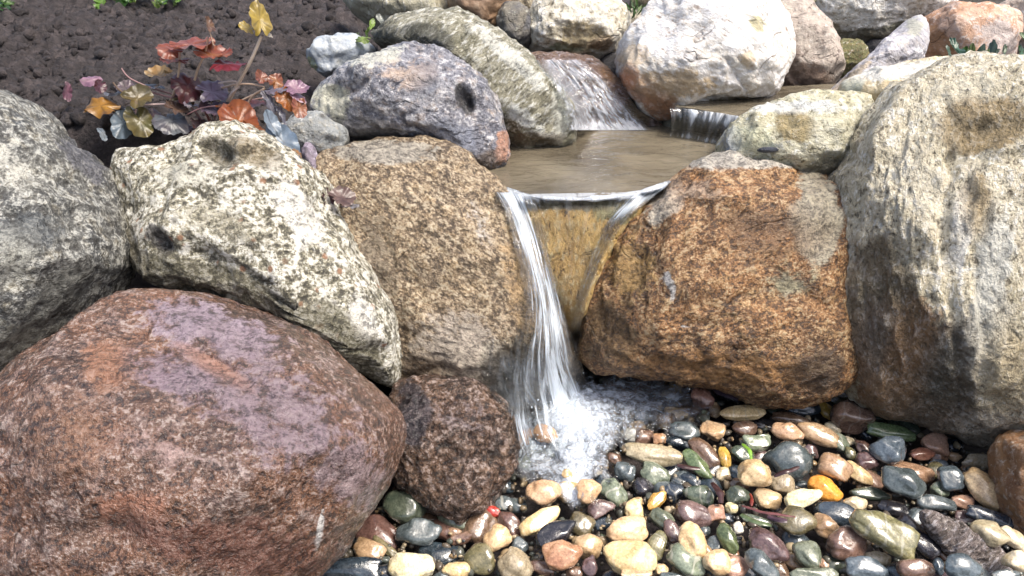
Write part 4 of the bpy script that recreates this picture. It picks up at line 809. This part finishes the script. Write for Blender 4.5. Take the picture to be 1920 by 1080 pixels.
# second small fall
boulder('LEDGE', 'cascade_stone', 'dark wet ledge under the small second fall right of the rusty white boulder', 'rock',
 [(1240, 215), (1270, 203), (1340, 210), (1410, 224), (1400, 262), (1350, 280), (1290, 270), (1250, 255)], 2.12, .035,
 rock_mat('dark_ledge', (.09, .085, .06), (.05, .05, .04), None, light=(.3, .3, .25), big=14, grain=90, wet=.9, bmp=.8, seed=41), seed=97, sub=5, box=.6, chops=1, amp=(.006, .004, .002))
bpy.context.view_layer.update(); DG = bpy.context.evaluated_depsgraph_get()
f2 = fall_mat('small_fall', .47, .62, su=6, sv=.45, clear=(.8, .8, .75), milky=.85)
T1 = resample([(1255, 202), (1300, 204), (1350, 212), (1412, 222)], 60); B1 = resample([(1248, 242), (1280, 249), (1320, 258), (1372, 268)], 60)
P = np.zeros((40, 60, 3))
for j in range(60):
    a = atZ(T1[j][0], T1[j][1], UZ + .001); b = atZ(B1[j][0], B1[j][1], PZ)
    for i, t in enumerate(np.linspace(0, 1, 40)):
        p = a * (1 - t) + b * t; p[1] = min(a[1], b[1] + .0) * 1 - .012 + (a[1] - .012 * 0 - p[1]) * 0 if False else a[1] * (1 - min(1, t * 3)) + min(a[1], b[1]) * min(1, t * 3) - .015 * math.sin(t * 3.1)
        p[2] = a[2] + (b[2] - a[2]) * t ** 1.5; P[i, j] = p
P[:, :, 1] -= .008 * fbm(np.stack(np.meshgrid(np.linspace(0, 9, 60), np.linspace(0, 1, 40)), -1).reshape(-1, 2) @ np.array([[1, 0, 0], [0, 1, 0]]), 66, 3).reshape(40, 60)
U_, V_ = np.meshgrid(np.linspace(0, 1, 60), np.linspace(0, 1, 40))
me = grid_mesh('small_fall', P); add_foam(me, .45 + .3 * np.exp(-((V_ - .95) / .1) ** 2) - .25 * sstep(V_, .3, .8)); o = link('waterfall', me, f2); tag(o, kind='structure')
# film on the rear cascade
stream('waterfall', [(1000, 112), (1030, 150), (1050, 200), (1060, 244)], [(1090, 112), (1140, 150), (1180, 200), (1225, 244)], fall_mat('cascade_film', .50, .66, su=16, sv=7, milky=.55, tint=(.82, .86, .95)), n=100, off=.003, amp=.006, toplip=False,
       foam=lambda U_, V_: (.62 + .3 * sstep(V_, .8, 1)) * edge(U_), seed=6)
# splash and foam at the foot, spread over the pebbles
def foam_mat():
    m = bpy.data.materials.new('foam'); m.use_nodes = True; nt = m.node_tree; nt.nodes.clear()
    tc = nt.nodes.new('ShaderNodeTexCoord'); v = tc.outputs['Object']
    n1 = nz(nt, v, 30, 4, .6, 2.2); n2 = nz(nt, v, 105, 3, .6, 1.5)
    s = math_(nt, 'ADD', math_(nt, 'MULTIPLY', n1, .65), math_(nt, 'MULTIPLY', n2, .35))
    at = nt.nodes.new('ShaderNodeAttribute'); at.attribute_name = 'foam'
    f = ramp(nt, math_(nt, 'ADD', s, math_(nt, 'MULTIPLY_ADD', at.outputs['Fac'], .5, -.25)), [(.38, 0.), (.52, .25), (.76, .92)])
    water_shader(nt, s, f, at, (.78, .87, 1.0), (.96, .98, .98), 2.2, .008, (-.1, .06)); return m
FO = foam_mat()
SP = np.array([(935,765),(1000,748),(1080,735),(1130,706),(1230,708),(1300,706),(1338,730),(1340,770),(1318,810),(1262,830),(1200,838),(1165,870),(1140,920),(1105,962),(1062,972),(1035,940),(985,925),(945,900),(945,820)], float)
gx2, gy2 = np.meshgrid(np.arange(930, 1370, 2.2), np.arange(690, 990, 2.2)); n, m = gx2.shape
P = np.array([[atZ(gx2[i, j], gy2[i, j], 0.0) for j in range(m)] for i in range(n)])
# bare height of pebbles below
H = np.full((n, m), .03)
for i in range(0, n):
    for j in range(0, m):
        if (i % 2) or (j % 2): continue
        x, y = P[i, j, 0], P[i, j, 1]
        ok, loc, nn, ix, ob, mt = sc.ray_cast(DG, Vector((x, y, .13)), Vector((0, 0, -1)))
        H[i, j] = min(loc[2], .09) if ok and ob.name.startswith('pebble') else .03
H[1::2] = H[:-1:2][:H[1::2].shape[0]]; H[:, 1::2] = H[:, :-1:2][:, :H[:, 1::2].shape[1]]
for _ in range(7):
    pd = np.pad(H, 1, mode='edge'); H = np.maximum(H * .0 + (pd[1:-1, 1:-1] * 2 + pd[:-2, 1:-1] + pd[2:, 1:-1] + pd[1:-1, :-2] + pd[1:-1, 2:]) / 6, 0)
imp = np.exp(-(((gx2 - 1085) / 72) ** 2 + ((gy2 - 815) / 70) ** 2)); dn = np.exp(-(((gx2 - 1078) / 38) ** 2 + ((gy2 - 930) / 40) ** 2)); lf = np.exp(-(((gx2 - 1000) / 30) ** 2 + ((gy2 - 870) / 50) ** 2))
q = P.reshape(-1, 3)
T_ = (fbm(q * 35, 71, 4, .65)).reshape(n, m); T2 = fbm(q * 90, 72, 3, .6).reshape(n, m)
Zs = H * .9 + .004 + .030 * imp + (.004 + .012 * imp + .004 * dn) * T_ * 1.6 + .003 * T2 * (.5 + imp)
P[:, :, 2] = Zs
jit = 34 * fbm(np.stack([gx2 / 22, gy2 / 22, gx2 * 0], -1).reshape(-1, 3), 73, 3).reshape(n, m)
ins = inpoly(gx2 + jit, gy2 + jit, SP)
me = grid_mesh('splash', P, uv=False)
fo = np.clip(.26 + .30 * np.exp(-(((gx2 - 1190) / 75) ** 2 + ((gy2 - 760) / 45) ** 2)) + .14 * np.exp(-(((gx2 - 1270) / 70) ** 2 + ((gy2 - 755) / 50) ** 2)) + .75 * imp + .80 * dn + .40 * lf + .18 * T_, 0, 1.1); fo = fo * (.25 + .75 * ins)
blur = ins.astype(float)
for _ in range(26):
    pd = np.pad(blur, 1, mode='edge'); blur = (pd[1:-1, 1:-1] + pd[:-2, 1:-1] + pd[2:, 1:-1] + pd[1:-1, :-2] + pd[1:-1, 2:]) / 5
fo = fo * np.clip((blur - .45) * 1.9, 0, 1)
add_foam(me, fo)
bm = bmesh.new(); bm.from_mesh(me); bm.verts.ensure_lookup_table(); insf = ins.reshape(-1)
bmesh.ops.delete(bm, geom=[v for v in bm.verts if not insf[v.index]], context='VERTS'); bm.to_mesh(me); bm.free()
o = link('splash_water', me, FO); tag(o, kind='structure')
# droplets
bm = bmesh.new()
for k in range(230):
    t = rnd.random()
    if t < .75: x, y = rnd.gauss(1085, 55), rnd.gauss(800, 50); z = abs(rnd.gauss(.05, .03)) + .02
    else: x, y = rnd.gauss(1000, 40), rnd.gauss(790, 40); z = abs(rnd.gauss(.05, .02)) + .02
    p = atZ(x, y, z); bmesh.ops.create_icosphere(bm, subdivisions=1, radius=rnd.uniform(.0008, .0024), matrix=Matrix.Translation(Vector(p)))
for f in bm.faces: f.smooth = True
me = bpy.data.meshes.new('droplets'); bm.to_mesh(me); bm.free()
dm, nt_, b_ = newmat('droplet'); b_.inputs['Base Color'].default_value = (.85, .92, 1, 1); b_.inputs['Roughness'].default_value = .1; b_.inputs['Transmission Weight'].default_value = .6; b_.inputs['IOR'].default_value = 1.33
o = link('water_droplets', me, dm); tag(o, 'small droplets thrown up where the water hits the pebbles', 'droplets', kind='stuff')
# pebble-bed debris
def wood_mat(name, c):
    m, nt, b = newmat(name); tc = nt.nodes.new('ShaderNodeTexCoord')
    nt.links.new(ramp(nt, nz(nt, tc.outputs['Object'], 90, 4, .7), [(.3, tuple(x * .5 for x in c)), (.7, c)]), b.inputs['Base Color']); b.inputs['Roughness'].default_value = .25; return m
def stick(name, label, cat, pts, rpx, c, z=.06, flat=.6):
    W = [atZ(x, y, z + dz) for x, y, dz in pts]; W = resample(W, 24); c0 = W.mean(0)
    k = ((c0 - CP) @ FW) / F; tt = np.linspace(0, 1, 24); rad = rpx * k * (.35 + .65 * np.sin(math.pi * np.clip(tt * .9 + .05, 0, 1)) ** .5) * (1 + .25 * vnoise(W * 90, 5))
    W = W + .0015 * np.stack([vnoise(W * 50, i) for i in range(3)], 1)
    o = link(name, grid_mesh(name, tube(W - c0, rad, 8, flat)), wood_mat(cat + '_%02d' % len(label), c), loc=c0); tag(o, label, cat); return o
DK = (.06, .03, .03)
stick('twig', 'thin reddish twig lying over the olive-grey pebble', 'twig', [(1392, 948, .0), (1420, 958, .005), (1455, 965, .01), (1492, 970, .012)], 3.2, (.16, .06, .06), .075)
stick('twig', 'dark flat twig lying across the biggest slate pebble', 'twig', [(1452, 892, 0), (1475, 885, .01), (1498, 875, .012)], 4.5, DK, .085)
stick('bark_chip', 'dark purple bark chip left of the olive-grey pebble', 'bark', [(1440, 968, 0), (1455, 974, .004), (1475, 976, .004)], 7, (.09, .05, .07), .065, .4)
stick('bark_chip', 'black shredded bark chip right of the long mossy green pebble', 'bark', [(1335, 905, 0), (1348, 920, .003), (1352, 945, 0)], 7, DK, .05, .5)
stick('bark_chip', 'dark bark strip below the long beige pebble', 'bark', [(1270, 872, 0), (1290, 876, .002), (1312, 880, 0)], 6, DK, .05, .5)
stick('twig', 'orange-brown twig standing beside the dark purplish rock', 'twig', [(943, 895, 0), (957, 882, .012), (972, 868, .025)], 4, (.30, .11, .04), .06)
stick('bark_chip', 'dark curled bark pieces at the foot of the rust-brown boulder', 'bark', [(1335, 728, 0), (1360, 740, .004), (1385, 748, .002)], 8, (.05, .035, .05), .05, .5)
stick('twig', 'short dark red stem between the green pebble and the ochre pebble', 'twig', [(1408, 925, 0), (1410, 935, .004), (1409, 950, 0)], 3.5, (.20, .03, .02), .06)
stick('leaf_blade', 'narrow green leaf blade caught between grey-green pebbles', 'leaf', [(1392, 832, 0), (1405, 845, .006), (1408, 862, 0)], 4, (.20, .38, .05), .075, .3)
stick('leaf_blade', 'long dark green leaf lying below the thin reddish twig', 'leaf', [(1390, 965, 0), (1415, 978, .006), (1445, 985, 0)], 7, (.10, .14, .07), .06, .3)
stick('dry_stem', 'pale thin dry stem in the dark gap above the red boulder', 'stem', [(223, 537, .0), (240, 522, .01), (258, 506, .02)], 1.2, (.5, .5, .5), .40, 1)
# ------------------------------------------------------------------ plants
LEAFM = {}
def leaf_mat():
    m, nt, b = newmat('leaf'); at = nt.nodes.new('ShaderNodeAttribute'); at.attribute_name = 'leafcol'
    tc = nt.nodes.new('ShaderNodeTexCoord'); n = nz(nt, tc.outputs['Object'], 160, 4, .7)
    nt.links.new(mix(nt, 1.0, at.outputs['Color'], ramp(nt, n, [(.3, .55), (.7, 1.0)]), 'MULTIPLY'), b.inputs['Base Color'])
    b.inputs['Roughness'].default_value = .3; b.inputs['Subsurface Weight'].default_value = 0
    b.inputs['Transmission Weight'].default_value = 0; b.inputs['Sheen Weight'].default_value = .1
    nt.links.new(bump(nt, n, .35, .002), b.inputs['Normal'])
    tl = nt.nodes.new('ShaderNodeBsdfTranslucent'); nt.links.new(at.outputs['Color'], tl.inputs[0])
    ms = nt.nodes.new('ShaderNodeMixShader'); ms.inputs[0].default_value = .28; out = nt.nodes['Material Output']
    nt.links.new(b.outputs[0], ms.inputs[1]); nt.links.new(tl.outputs[0], ms.inputs[2]); nt.links.new(ms.outputs[0], out.inputs[0]); return m
LEAF = leaf_mat()
def leaf(parent, base, x, y, Y, r, tip, sq=.7, sqd=90, c1=(.3, .1, .05), c2=None, lobes=5, asp=1.0, cup=.16, wave=.07, name='leaf', seed=0):
    c2 = c2 or tuple(v * .6 for v in c1); C0 = atY(x, y, Y); k = ((C0 - CP) @ FW) / F; Rr = r * k * 1.0
    na, nr = 73, 11; th = np.linspace(-math.pi, math.pi, na)[None]; rh = np.linspace(.001, 1, nr)[:, None]
    out = 1 + .10 * np.abs(np.cos(th * lobes / 2)) ** .5 + .035 * np.cos(th * lobes * 3 + seed) + .10 * vnoise(np.stack([np.cos(th[0]) * 1.5, np.sin(th[0]) * 1.5, th[0] * 0 + seed], 1), 5)[None]
    out = out * (1 - .45 * np.exp(-((np.abs(th) - math.pi) / .28) ** 2)) if lobes > 1 else (1 + 0 * th)
    X_ = rh * out * np.cos(th); Y_ = rh * out * np.sin(th) * asp
    if lobes <= 1: Y_ = Y_ * (1 - .35 * X_ ** 2)
    vein = np.abs(np.sin(th * lobes / 2)) if lobes > 1 else np.clip(np.abs(Y_) * 5, 0, 1)
    Z_ = cup * rh ** 2 * math.sin(seed * 2.3) * 1.6 + wave * rh * np.cos(3 * th + seed) + .22 * rh ** 1.5 * vnoise(np.stack([X_ * 1.8, Y_ * 1.8, X_ * 0 + seed * 3.3], -1).reshape(-1, 3), 6).reshape(X_.shape) + .05 * rh ** 3 * np.cos(th * 11 + seed) + .05 * rh * (vein - .5) + .25 * np.abs(Y_) * (.6 if lobes <= 1 else .15)
    Pp = np.stack([X_, Y_, Z_], -1).reshape(-1, 3) * Rr
    # in-plane turn, then tilt away from the viewer, all in view axes
    a = R(tip); ca, sa = math.cos(a), math.sin(a); Pp = Pp @ np.array([[ca, -sa, 0], [sa, ca, 0], [0, 0, 1]]).T
    t = math.acos(max(.15, min(1, sq))); s = R(sqd); ax = np.array([-math.sin(s), math.cos(s), 0])
    K = np.array([[0, -ax[2], ax[1]], [ax[2], 0, -ax[0]], [-ax[1], ax[0], 0]]); Rm = np.eye(3) + math.sin(t) * K + (1 - math.cos(t)) * K @ K
    Pp = Pp @ Rm.T; Wd = Pp[:, :1] * RT + Pp[:, 1:2] * UP - Pp[:, 2:3] * FW
    me = grid_mesh(name, (Wd).reshape(nr, na, 3), uv=False)
    cm = np.clip(.5 + .8 * vnoise(np.stack([X_, Y_, X_ * 0 + seed], -1).reshape(-1, 3) * 2.1, 8).reshape(nr, na) + .5 * (rh - .5), 0, 1)[..., None]
    cc = np.array(c1) * (1 - cm) + np.array(c2) * cm; cc = cc * .58 * (1 - .5 * np.exp(-(vein / .18) ** 2) * (rh < .95))[..., None]
    at = me.attributes.new('leafcol', 'FLOAT_COLOR', 'POINT'); at.data.foreach_set('color', np.concatenate([cc, np.ones(cc.shape[:2] + (1,))], -1).reshape(-1).astype(np.float32))
    sol = None
    return link(name, me, LEAF, parent, C0 - base)
def stalk(parent, base, pts, rpx, c, name='leaf_stalk'):
    W = resample([atY(x, y, Y_) for x, y, Y_ in pts], 20); k = ((W[0] - CP) @ FW) / F
    m, nt, b = newmat('stalk'); b.inputs['Base Color'].default_value = (*c, 1); b.inputs['Roughness'].default_value = .4
    return link(name, grid_mesh(name, tube(W - base, rpx * k * np.linspace(1.1, .75, 20), 7), uv=False), m, parent)
def plant(name, label, cat, base, group=None):
    e = bpy.data.objects.new(name, None); col.objects.link(e); e.location = base; e.empty_display_size = .05; tag(e, label, cat, group); return e
YL = 1.60
b0 = atY(405, 235, 1.66); pl = plant('coral_bells_plant', 'small plant with red, orange, yellow and lilac lobed leaves growing in dark soil', 'plant', b0)
OR = (.50, .15, .03); BR = (.42, .10, .06); LV = (.36, .30, .44); GB = (.33, .42, .52); PK = (.55, .32, .42); YE = (.62, .44, .07); MA = (.13, .03, .045)
LS = [(487,36,1.60,33,98,.75,10,YE,(.50,.36,.08),3,.6),(464,55,1.60,17,150,.7,60,(.66,.50,.15),YE,3,.8),(503,64,1.6,9,-10,.5,60,(.8,.75,.6),(.7,.6,.5),3,1),(392,48,1.62,15,120,.35,20,(.35,.2,.12),(.2,.1,.07),3,.8),
 (356,84,1.63,42,20,.55,90,BR,(.50,.16,.10),7,.9),(318,92,1.64,22,170,.7,60,(.50,.20,.12),BR,5,1),(398,104,1.62,34,10,.55,80,(.55,.20,.07),(.36,.07,.05),7,.9),(427,120,1.60,33,10,.45,90,(.22,.012,.03),(.32,.03,.05),7,.9),
 (330,112,1.62,26,190,.35,90,(.24,.05,.05),(.34,.12,.10),5,1),(298,140,1.66,24,160,.6,90,(.50,.36,.18),(.6,.35,.12),5,.9),(352,160,1.63,30,260,.75,30,MA,(.20,.06,.06),5,.9),(397,172,1.62,28,30,.75,60,LV,(.25,.20,.30),5,.9),
 (405,208,1.60,24,200,.6,90,(.28,.22,.32),(.20,.12,.16),5,.9),(173,150,1.66,18,190,.8,60,PK,(.42,.22,.34),3,.8),(187,162,1.65,14,250,.5,10,(.18,.08,.12),MA,3,.8),(125,172,1.68,19,95,.3,0,(.35,.16,.22),(.24,.10,.15),1,.6),
 (188,198,1.60,34,175,.75,90,(.66,.33,.03),(.42,.19,.03),3,.62),(258,185,1.60,26,50,.8,60,(.24,.17,.05),(.15,.12,.04),3,.9),(262,226,1.58,32,-70,.8,30,(.16,.15,.05),(.26,.20,.06),3,.7),(232,232,1.59,28,-110,.7,20,GB,(.20,.26,.30),3,.75),
 (236,166,1.65,18,120,.6,80,(.30,.24,.22),(.18,.12,.16),5,1),(278,160,1.65,13,60,.6,90,GB,(.22,.25,.33),3,1),(296,165,1.64,11,0,.4,90,LV,GB,3,1),(220,178,1.64,22,160,.35,90,(.32,.38,.46),(.2,.2,.25),5,1),
 (320,226,1.60,32,-60,.65,60,(.28,.31,.33),(.16,.15,.18),7,.9),(330,206,1.61,22,60,.5,60,(.30,.17,.10),(.2,.12,.1),5,.9),(352,196,1.61,15,240,.3,50,(.5,.45,.5),LV,1,.5),(345,185,1.63,18,200,.6,60,(.20,.18,.04),MA,3,.9),
 (447,226,1.55,37,120,.8,60,OR,(.36,.09,.03),5,.85),(474,245,1.56,24,-30,.75,30,(.22,.06,.03),OR,5,.8),(432,247,1.54,22,-100,.6,30,(.40,.13,.05),(.26,.08,.05),3,.7),(410,250,1.53,12,-60,.4,30,(.5,.42,.48),PK,3,.7),(425,197,1.6,22,120,.4,80,(.34,.10,.03),OR,3,.8),
 (508,232,1.53,26,120,.7,20,(.42,.50,.62),GB,1,.62),(530,265,1.52,46,-52,.85,40,GB,(.26,.36,.50),1,.55),(556,288,1.505,13,-50,.7,40,(.55,.25,.07),(.40,.22,.1),1,.8),(490,146,1.60,14,120,.7,20,(.45,.15,.07),(.3,.1,.08),3,.9),
 (518,152,1.61,17,60,.7,20,(.48,.18,.05),(.34,.1,.06),3,.8),(516,166,1.60,20,0,.6,90,(.32,.30,.40),(.22,.18,.24),3,.9),(556,168,1.61,22,20,.7,70,PK,(.45,.25,.38),5,.9),(560,180,1.6,18,-30,.5,40,(.52,.36,.50),PK,3,.8),
 (538,186,1.59,22,-50,.8,20,(.52,.19,.05),OR,3,.9),(560,202,1.58,19,-80,.75,10,(.50,.20,.08),(.40,.12,.07),3,.8),(505,190,1.58,24,-60,.45,20,(.30,.30,.38),(.2,.18,.22),1,.5),(524,218,1.57,22,-65,.4,30,(.30,.32,.42),(.2,.2,.26),1,.5),
 (478,196,1.62,22,0,.5,90,(.32,.12,.13),(.2,.08,.08),5,.9),(193,250,1.58,15,120,.4,30,(.5,.55,.6),GB,1,.6),(375,235,1.62,20,-90,.5,60,(.14,.05,.04),(.1,.04,.04),3,.9),(345,240,1.63,16,-60,.6,60,(.12,.05,.05),MA,3,.9),(290,215,1.63,16,-30,.6,40,(.2,.12,.14),(.14,.1,.12),3,.9)]
for i, (x, y, Y_, r, tip, sq, sqd, c1, c2, lb, asp) in enumerate(LS): leaf(pl, b0, x, y, Y_, r, tip, sq, sqd, c1, c2, lb, asp, seed=i)
rq = random.Random(12)
for i in range(12):
    x, y = rq.gauss(365, 85), rq.gauss(198, 24); c_ = rq.choice([MA, (.22,.10,.10), (.30,.26,.32), (.20,.16,.06), (.34,.14,.05), (.26,.30,.36), (.16,.07,.09), (.40,.24,.22)])
    leaf(pl, b0, x, y, 1.64 + rq.uniform(-.02, .03), rq.uniform(9, 20), rq.uniform(0, 360), rq.uniform(.35, .9), rq.uniform(20, 110), c_, None, rq.choice((3, 5, 5)), rq.uniform(.6, 1), seed=i + 60)
    if i % 2: stalk(pl, b0, [(395 + rq.uniform(-20, 25), 238, 1.66), ((x + 400) / 2, (y + 238) / 2 - rq.uniform(5, 25), 1.65), (x, y, 1.64)], 1.4, (.30, .18, .15))
SC = (.45, .33, .24); SD = (.22, .12, .12)
for pts, w_, c in (([(425,195,1.64),(445,160,1.62),(470,115,1.60),(490,68,1.60)], 3.6, (.55, .45, .36)),([(318,192,1.65),(330,165,1.64),(336,130,1.63),(337,98,1.63)], 2.4, SC),([(365,150,1.64),(372,125,1.63),(385,100,1.63),(390,72,1.62)], 2.2, SC),
   ([(415,205,1.64),(450,190,1.62),(475,178,1.61),(496,166,1.60)], 2.4, SC),([(415,165,1.64),(440,158,1.62),(470,157,1.61),(496,163,1.60)], 2.0, SC),([(350,196,1.65),(320,194,1.64),(290,196,1.63),(262,197,1.62)], 2.2, (.5, .38, .36)),
   ([(462,212,1.6),(466,190,1.61),(478,175,1.60),(496,166,1.60)], 2.4, SC),([(330,178,1.66),(300,170,1.65),(270,160,1.64),(238,145,1.64),(228,128,1.65)], 1.6, SD),([(258,196,1.59),(240,180,1.60),(222,168,1.61),(212,155,1.62)], 2.4, (.08, .05, .03)),
   ([(425,203,1.6),(400,198,1.6),(375,203,1.6),(350,215,1.61)], 1.8, SD),([(388,45,1.62),(396,68,1.62),(400,85,1.62)], 1.2, SC),([(425,190,1.63),(435,172,1.62),(455,160,1.62),(440,150,1.62),(410,156,1.63)], 2.0, (.5, .42, .38)),
   ([(385,235,1.66),(375,222,1.65),(360,200,1.64),(330,185,1.64),(280,172,1.64)], 2.2, SD),([(395,235,1.66),(388,215,1.65),(378,200,1.64)], 2.2, (.25, .1, .08)),([(405,232,1.66),(415,215,1.64),(425,200,1.63)], 3.0, SC),([(560,208,1.6),(575,203,1.6)], 1.5, SC)):
    stalk(pl, b0, pts, w_, c)
b1 = atY(625, 400, 1.50); p2 = plant('fallen_leaves', 'dark brown withered leaf cluster stuck between the cream and brown boulders', 'leaf', b1)
leaf(p2, b1, 640, 372, 1.455, 26, 20, .6, 60, (.16, .09, .08), (.28, .18, .16), 5, .9, seed=3); leaf(p2, b1, 655, 386, 1.45, 17, 0, .5, 80, (.42, .42, .48), (.3, .28, .3), 3, .8, seed=4)
leaf(p2, b1, 641, 428, 1.45, 20, -80, .6, 10, (.07, .025, .02), (.13, .05, .03), 3, .8, seed=5); leaf(p2, b1, 612, 372, 1.46, 20, -100, .4, 10, (.10, .05, .06), (.2, .1, .1), 3, .8, seed=6)
def blades(name, label, cat, base, specs, Y_, group=None):
    e = plant(name, label, cat, base, group)
    for i, (x, y, r, tip, c, lb, asp) in enumerate(specs): leaf(e, base, x, y, Y_ + .03 * math.sin(i * 2.4), r, tip, .8, 30 + 40 * i, c, tuple(v * .55 for v in c), lb, asp, seed=i, cup=.15)
    return e
G1 = (.10, .26, .05); SG = (.16, .27, .20)
blades('sage_plant', 'low plant with upright grey-green oval leaves behind the tall pale boulder', 'plant', atY(1810, 115, 1.95),
 [(1778, 100, 20, 80, SG, 1, .45), (1790, 92, 26, 95, (.10, .25, .16), 1, .4), (1765, 108, 16, 140, G1, 1, .4), (1808, 102, 16, 70, G1, 1, .4), (1822, 98, 17, 85, (.30, .42, .16), 1, .4), (1838, 100, 18, 75, SG, 1, .4), (1858, 92, 20, 100, (.20, .32, .30), 1, .4), (1845, 106, 16, 60, (.32, .44, .15), 1, .4), (1868, 102, 15, 50, SG, 1, .4), (1880, 95, 16, 60, (.22, .33, .18), 1, .4), (1800, 110, 14, 40, SG, 1, .4)], 1.95)
blades('broadleaf_plant', 'dark green leaves poking in at the right edge beside the sage plant', 'plant', atY(1915, 110, 1.9),
 [(1912, 100, 26, 50, (.06, .2, .07), 1, .5), (1918, 72, 14, 100, G1, 1, .5), (1905, 108, 20, 160, (.05, .15, .05), 1, .45)], 1.9)
blades('weed', 'small yellow-green weed sprouting left of the long sloping slab', 'plant', atY(690, 90, 2.1),
 [(697, 45, 15, 70, (.40, .60, .12), 1, .4), (712, 38, 15, 110, (.65, .68, .60), 1, .45), (680, 72, 16, 170, (.45, .62, .15), 3, .6), (668, 70, 12, 200, (.60, .68, .35), 3, .6), (690, 62, 12, 60, (.35, .55, .1), 1, .45), (702, 60, 10, 20, (.7, .72, .6), 1, .5)], 2.1)
blades('grass_tuft', 'tuft of thin green grass between the two white boulders at the top', 'grass', atY(1190, 30, 2.42),
 [(1186, 15, 20, 95, G1, 1, .12), (1192, 10, 22, 85, (.2, .4, .08), 1, .12), (1198, 15, 18, 70, (.3, .45, .15), 1, .12), (1180, 16, 16, 115, (.12, .3, .06), 1, .12), (1190, 22, 14, 60, G1, 1, .14), (1203, 18, 15, 50, (.2, .4, .08), 1, .12)], 2.42)
rl = random.Random(9)
def hedge(name, label, x0, x1, y0, y1, Yb, n, cols):
    b = atY((x0 + x1) / 2, y1, Yb); e = plant(name, label, 'plant', b)
    for i in range(n): 
        leaf(e, b, rl.uniform(x0, x1), rl.uniform(y0, y1), Yb + rl.uniform(-.1, .1), rl.uniform(9, 17), rl.uniform(0, 360), rl.uniform(.5, 1), rl.uniform(0, 180), rl.choice(cols), None, rl.choice((1, 3)), .6, seed=i)
hedge('garden_plant', 'bright green low plant at the top edge beyond the soil', 185, 345, -40, 9, 3.1, 70, [(.25, .5, .06), (.12, .32, .05), (.45, .65, .12), (.3, .45, .1)])
hedge('garden_shrub', 'dark green leafy shrub in the top left corner', -40, 26, -40, 26, 3.0, 34, [(.12, .32, .05), (.2, .42, .08), (.06, .18, .04)])
# timber edging board behind the boulders, top right
bm = bmesh.new(); a = atY(1770, 12, 2.95); b = atY(1990, 8, 2.95)
bmesh.ops.create_cube(bm, size=1, matrix=Matrix.Translation(((a + b) / 2).tolist()) @ Matrix.Diagonal((abs(b[0] - a[0]) * 1.6, .03, .07, 1)))
bmesh.ops.bevel(bm, geom=list(bm.edges), offset=.003, segments=2, affect='EDGES')
bmesh.ops.create_cube(bm, size=1, matrix=Matrix.Translation(((a + b) / 2 + np.array((0, -.005, .042))).tolist()) @ Matrix.Diagonal((abs(b[0] - a[0]) * 1.6, .06, .014, 1)))
me = bpy.data.meshes.new('edging'); bm.to_mesh(me); bm.free(); o = link('edging_board', me, wood_mat('timber_edge', (.42, .42, .36))); tag(o, 'pale grey-green edging board behind the boulders in the top right corner', 'board')
for me_, _ in ICO.values(): bpy.data.meshes.remove(me_)

for o in bpy.data.objects:
    lb = o.get('label')
    if lb and len(lb.replace('-', ' ').split()) > 15: o['label'] = lb.replace('half-buried ', '').replace(' under the foam', '')
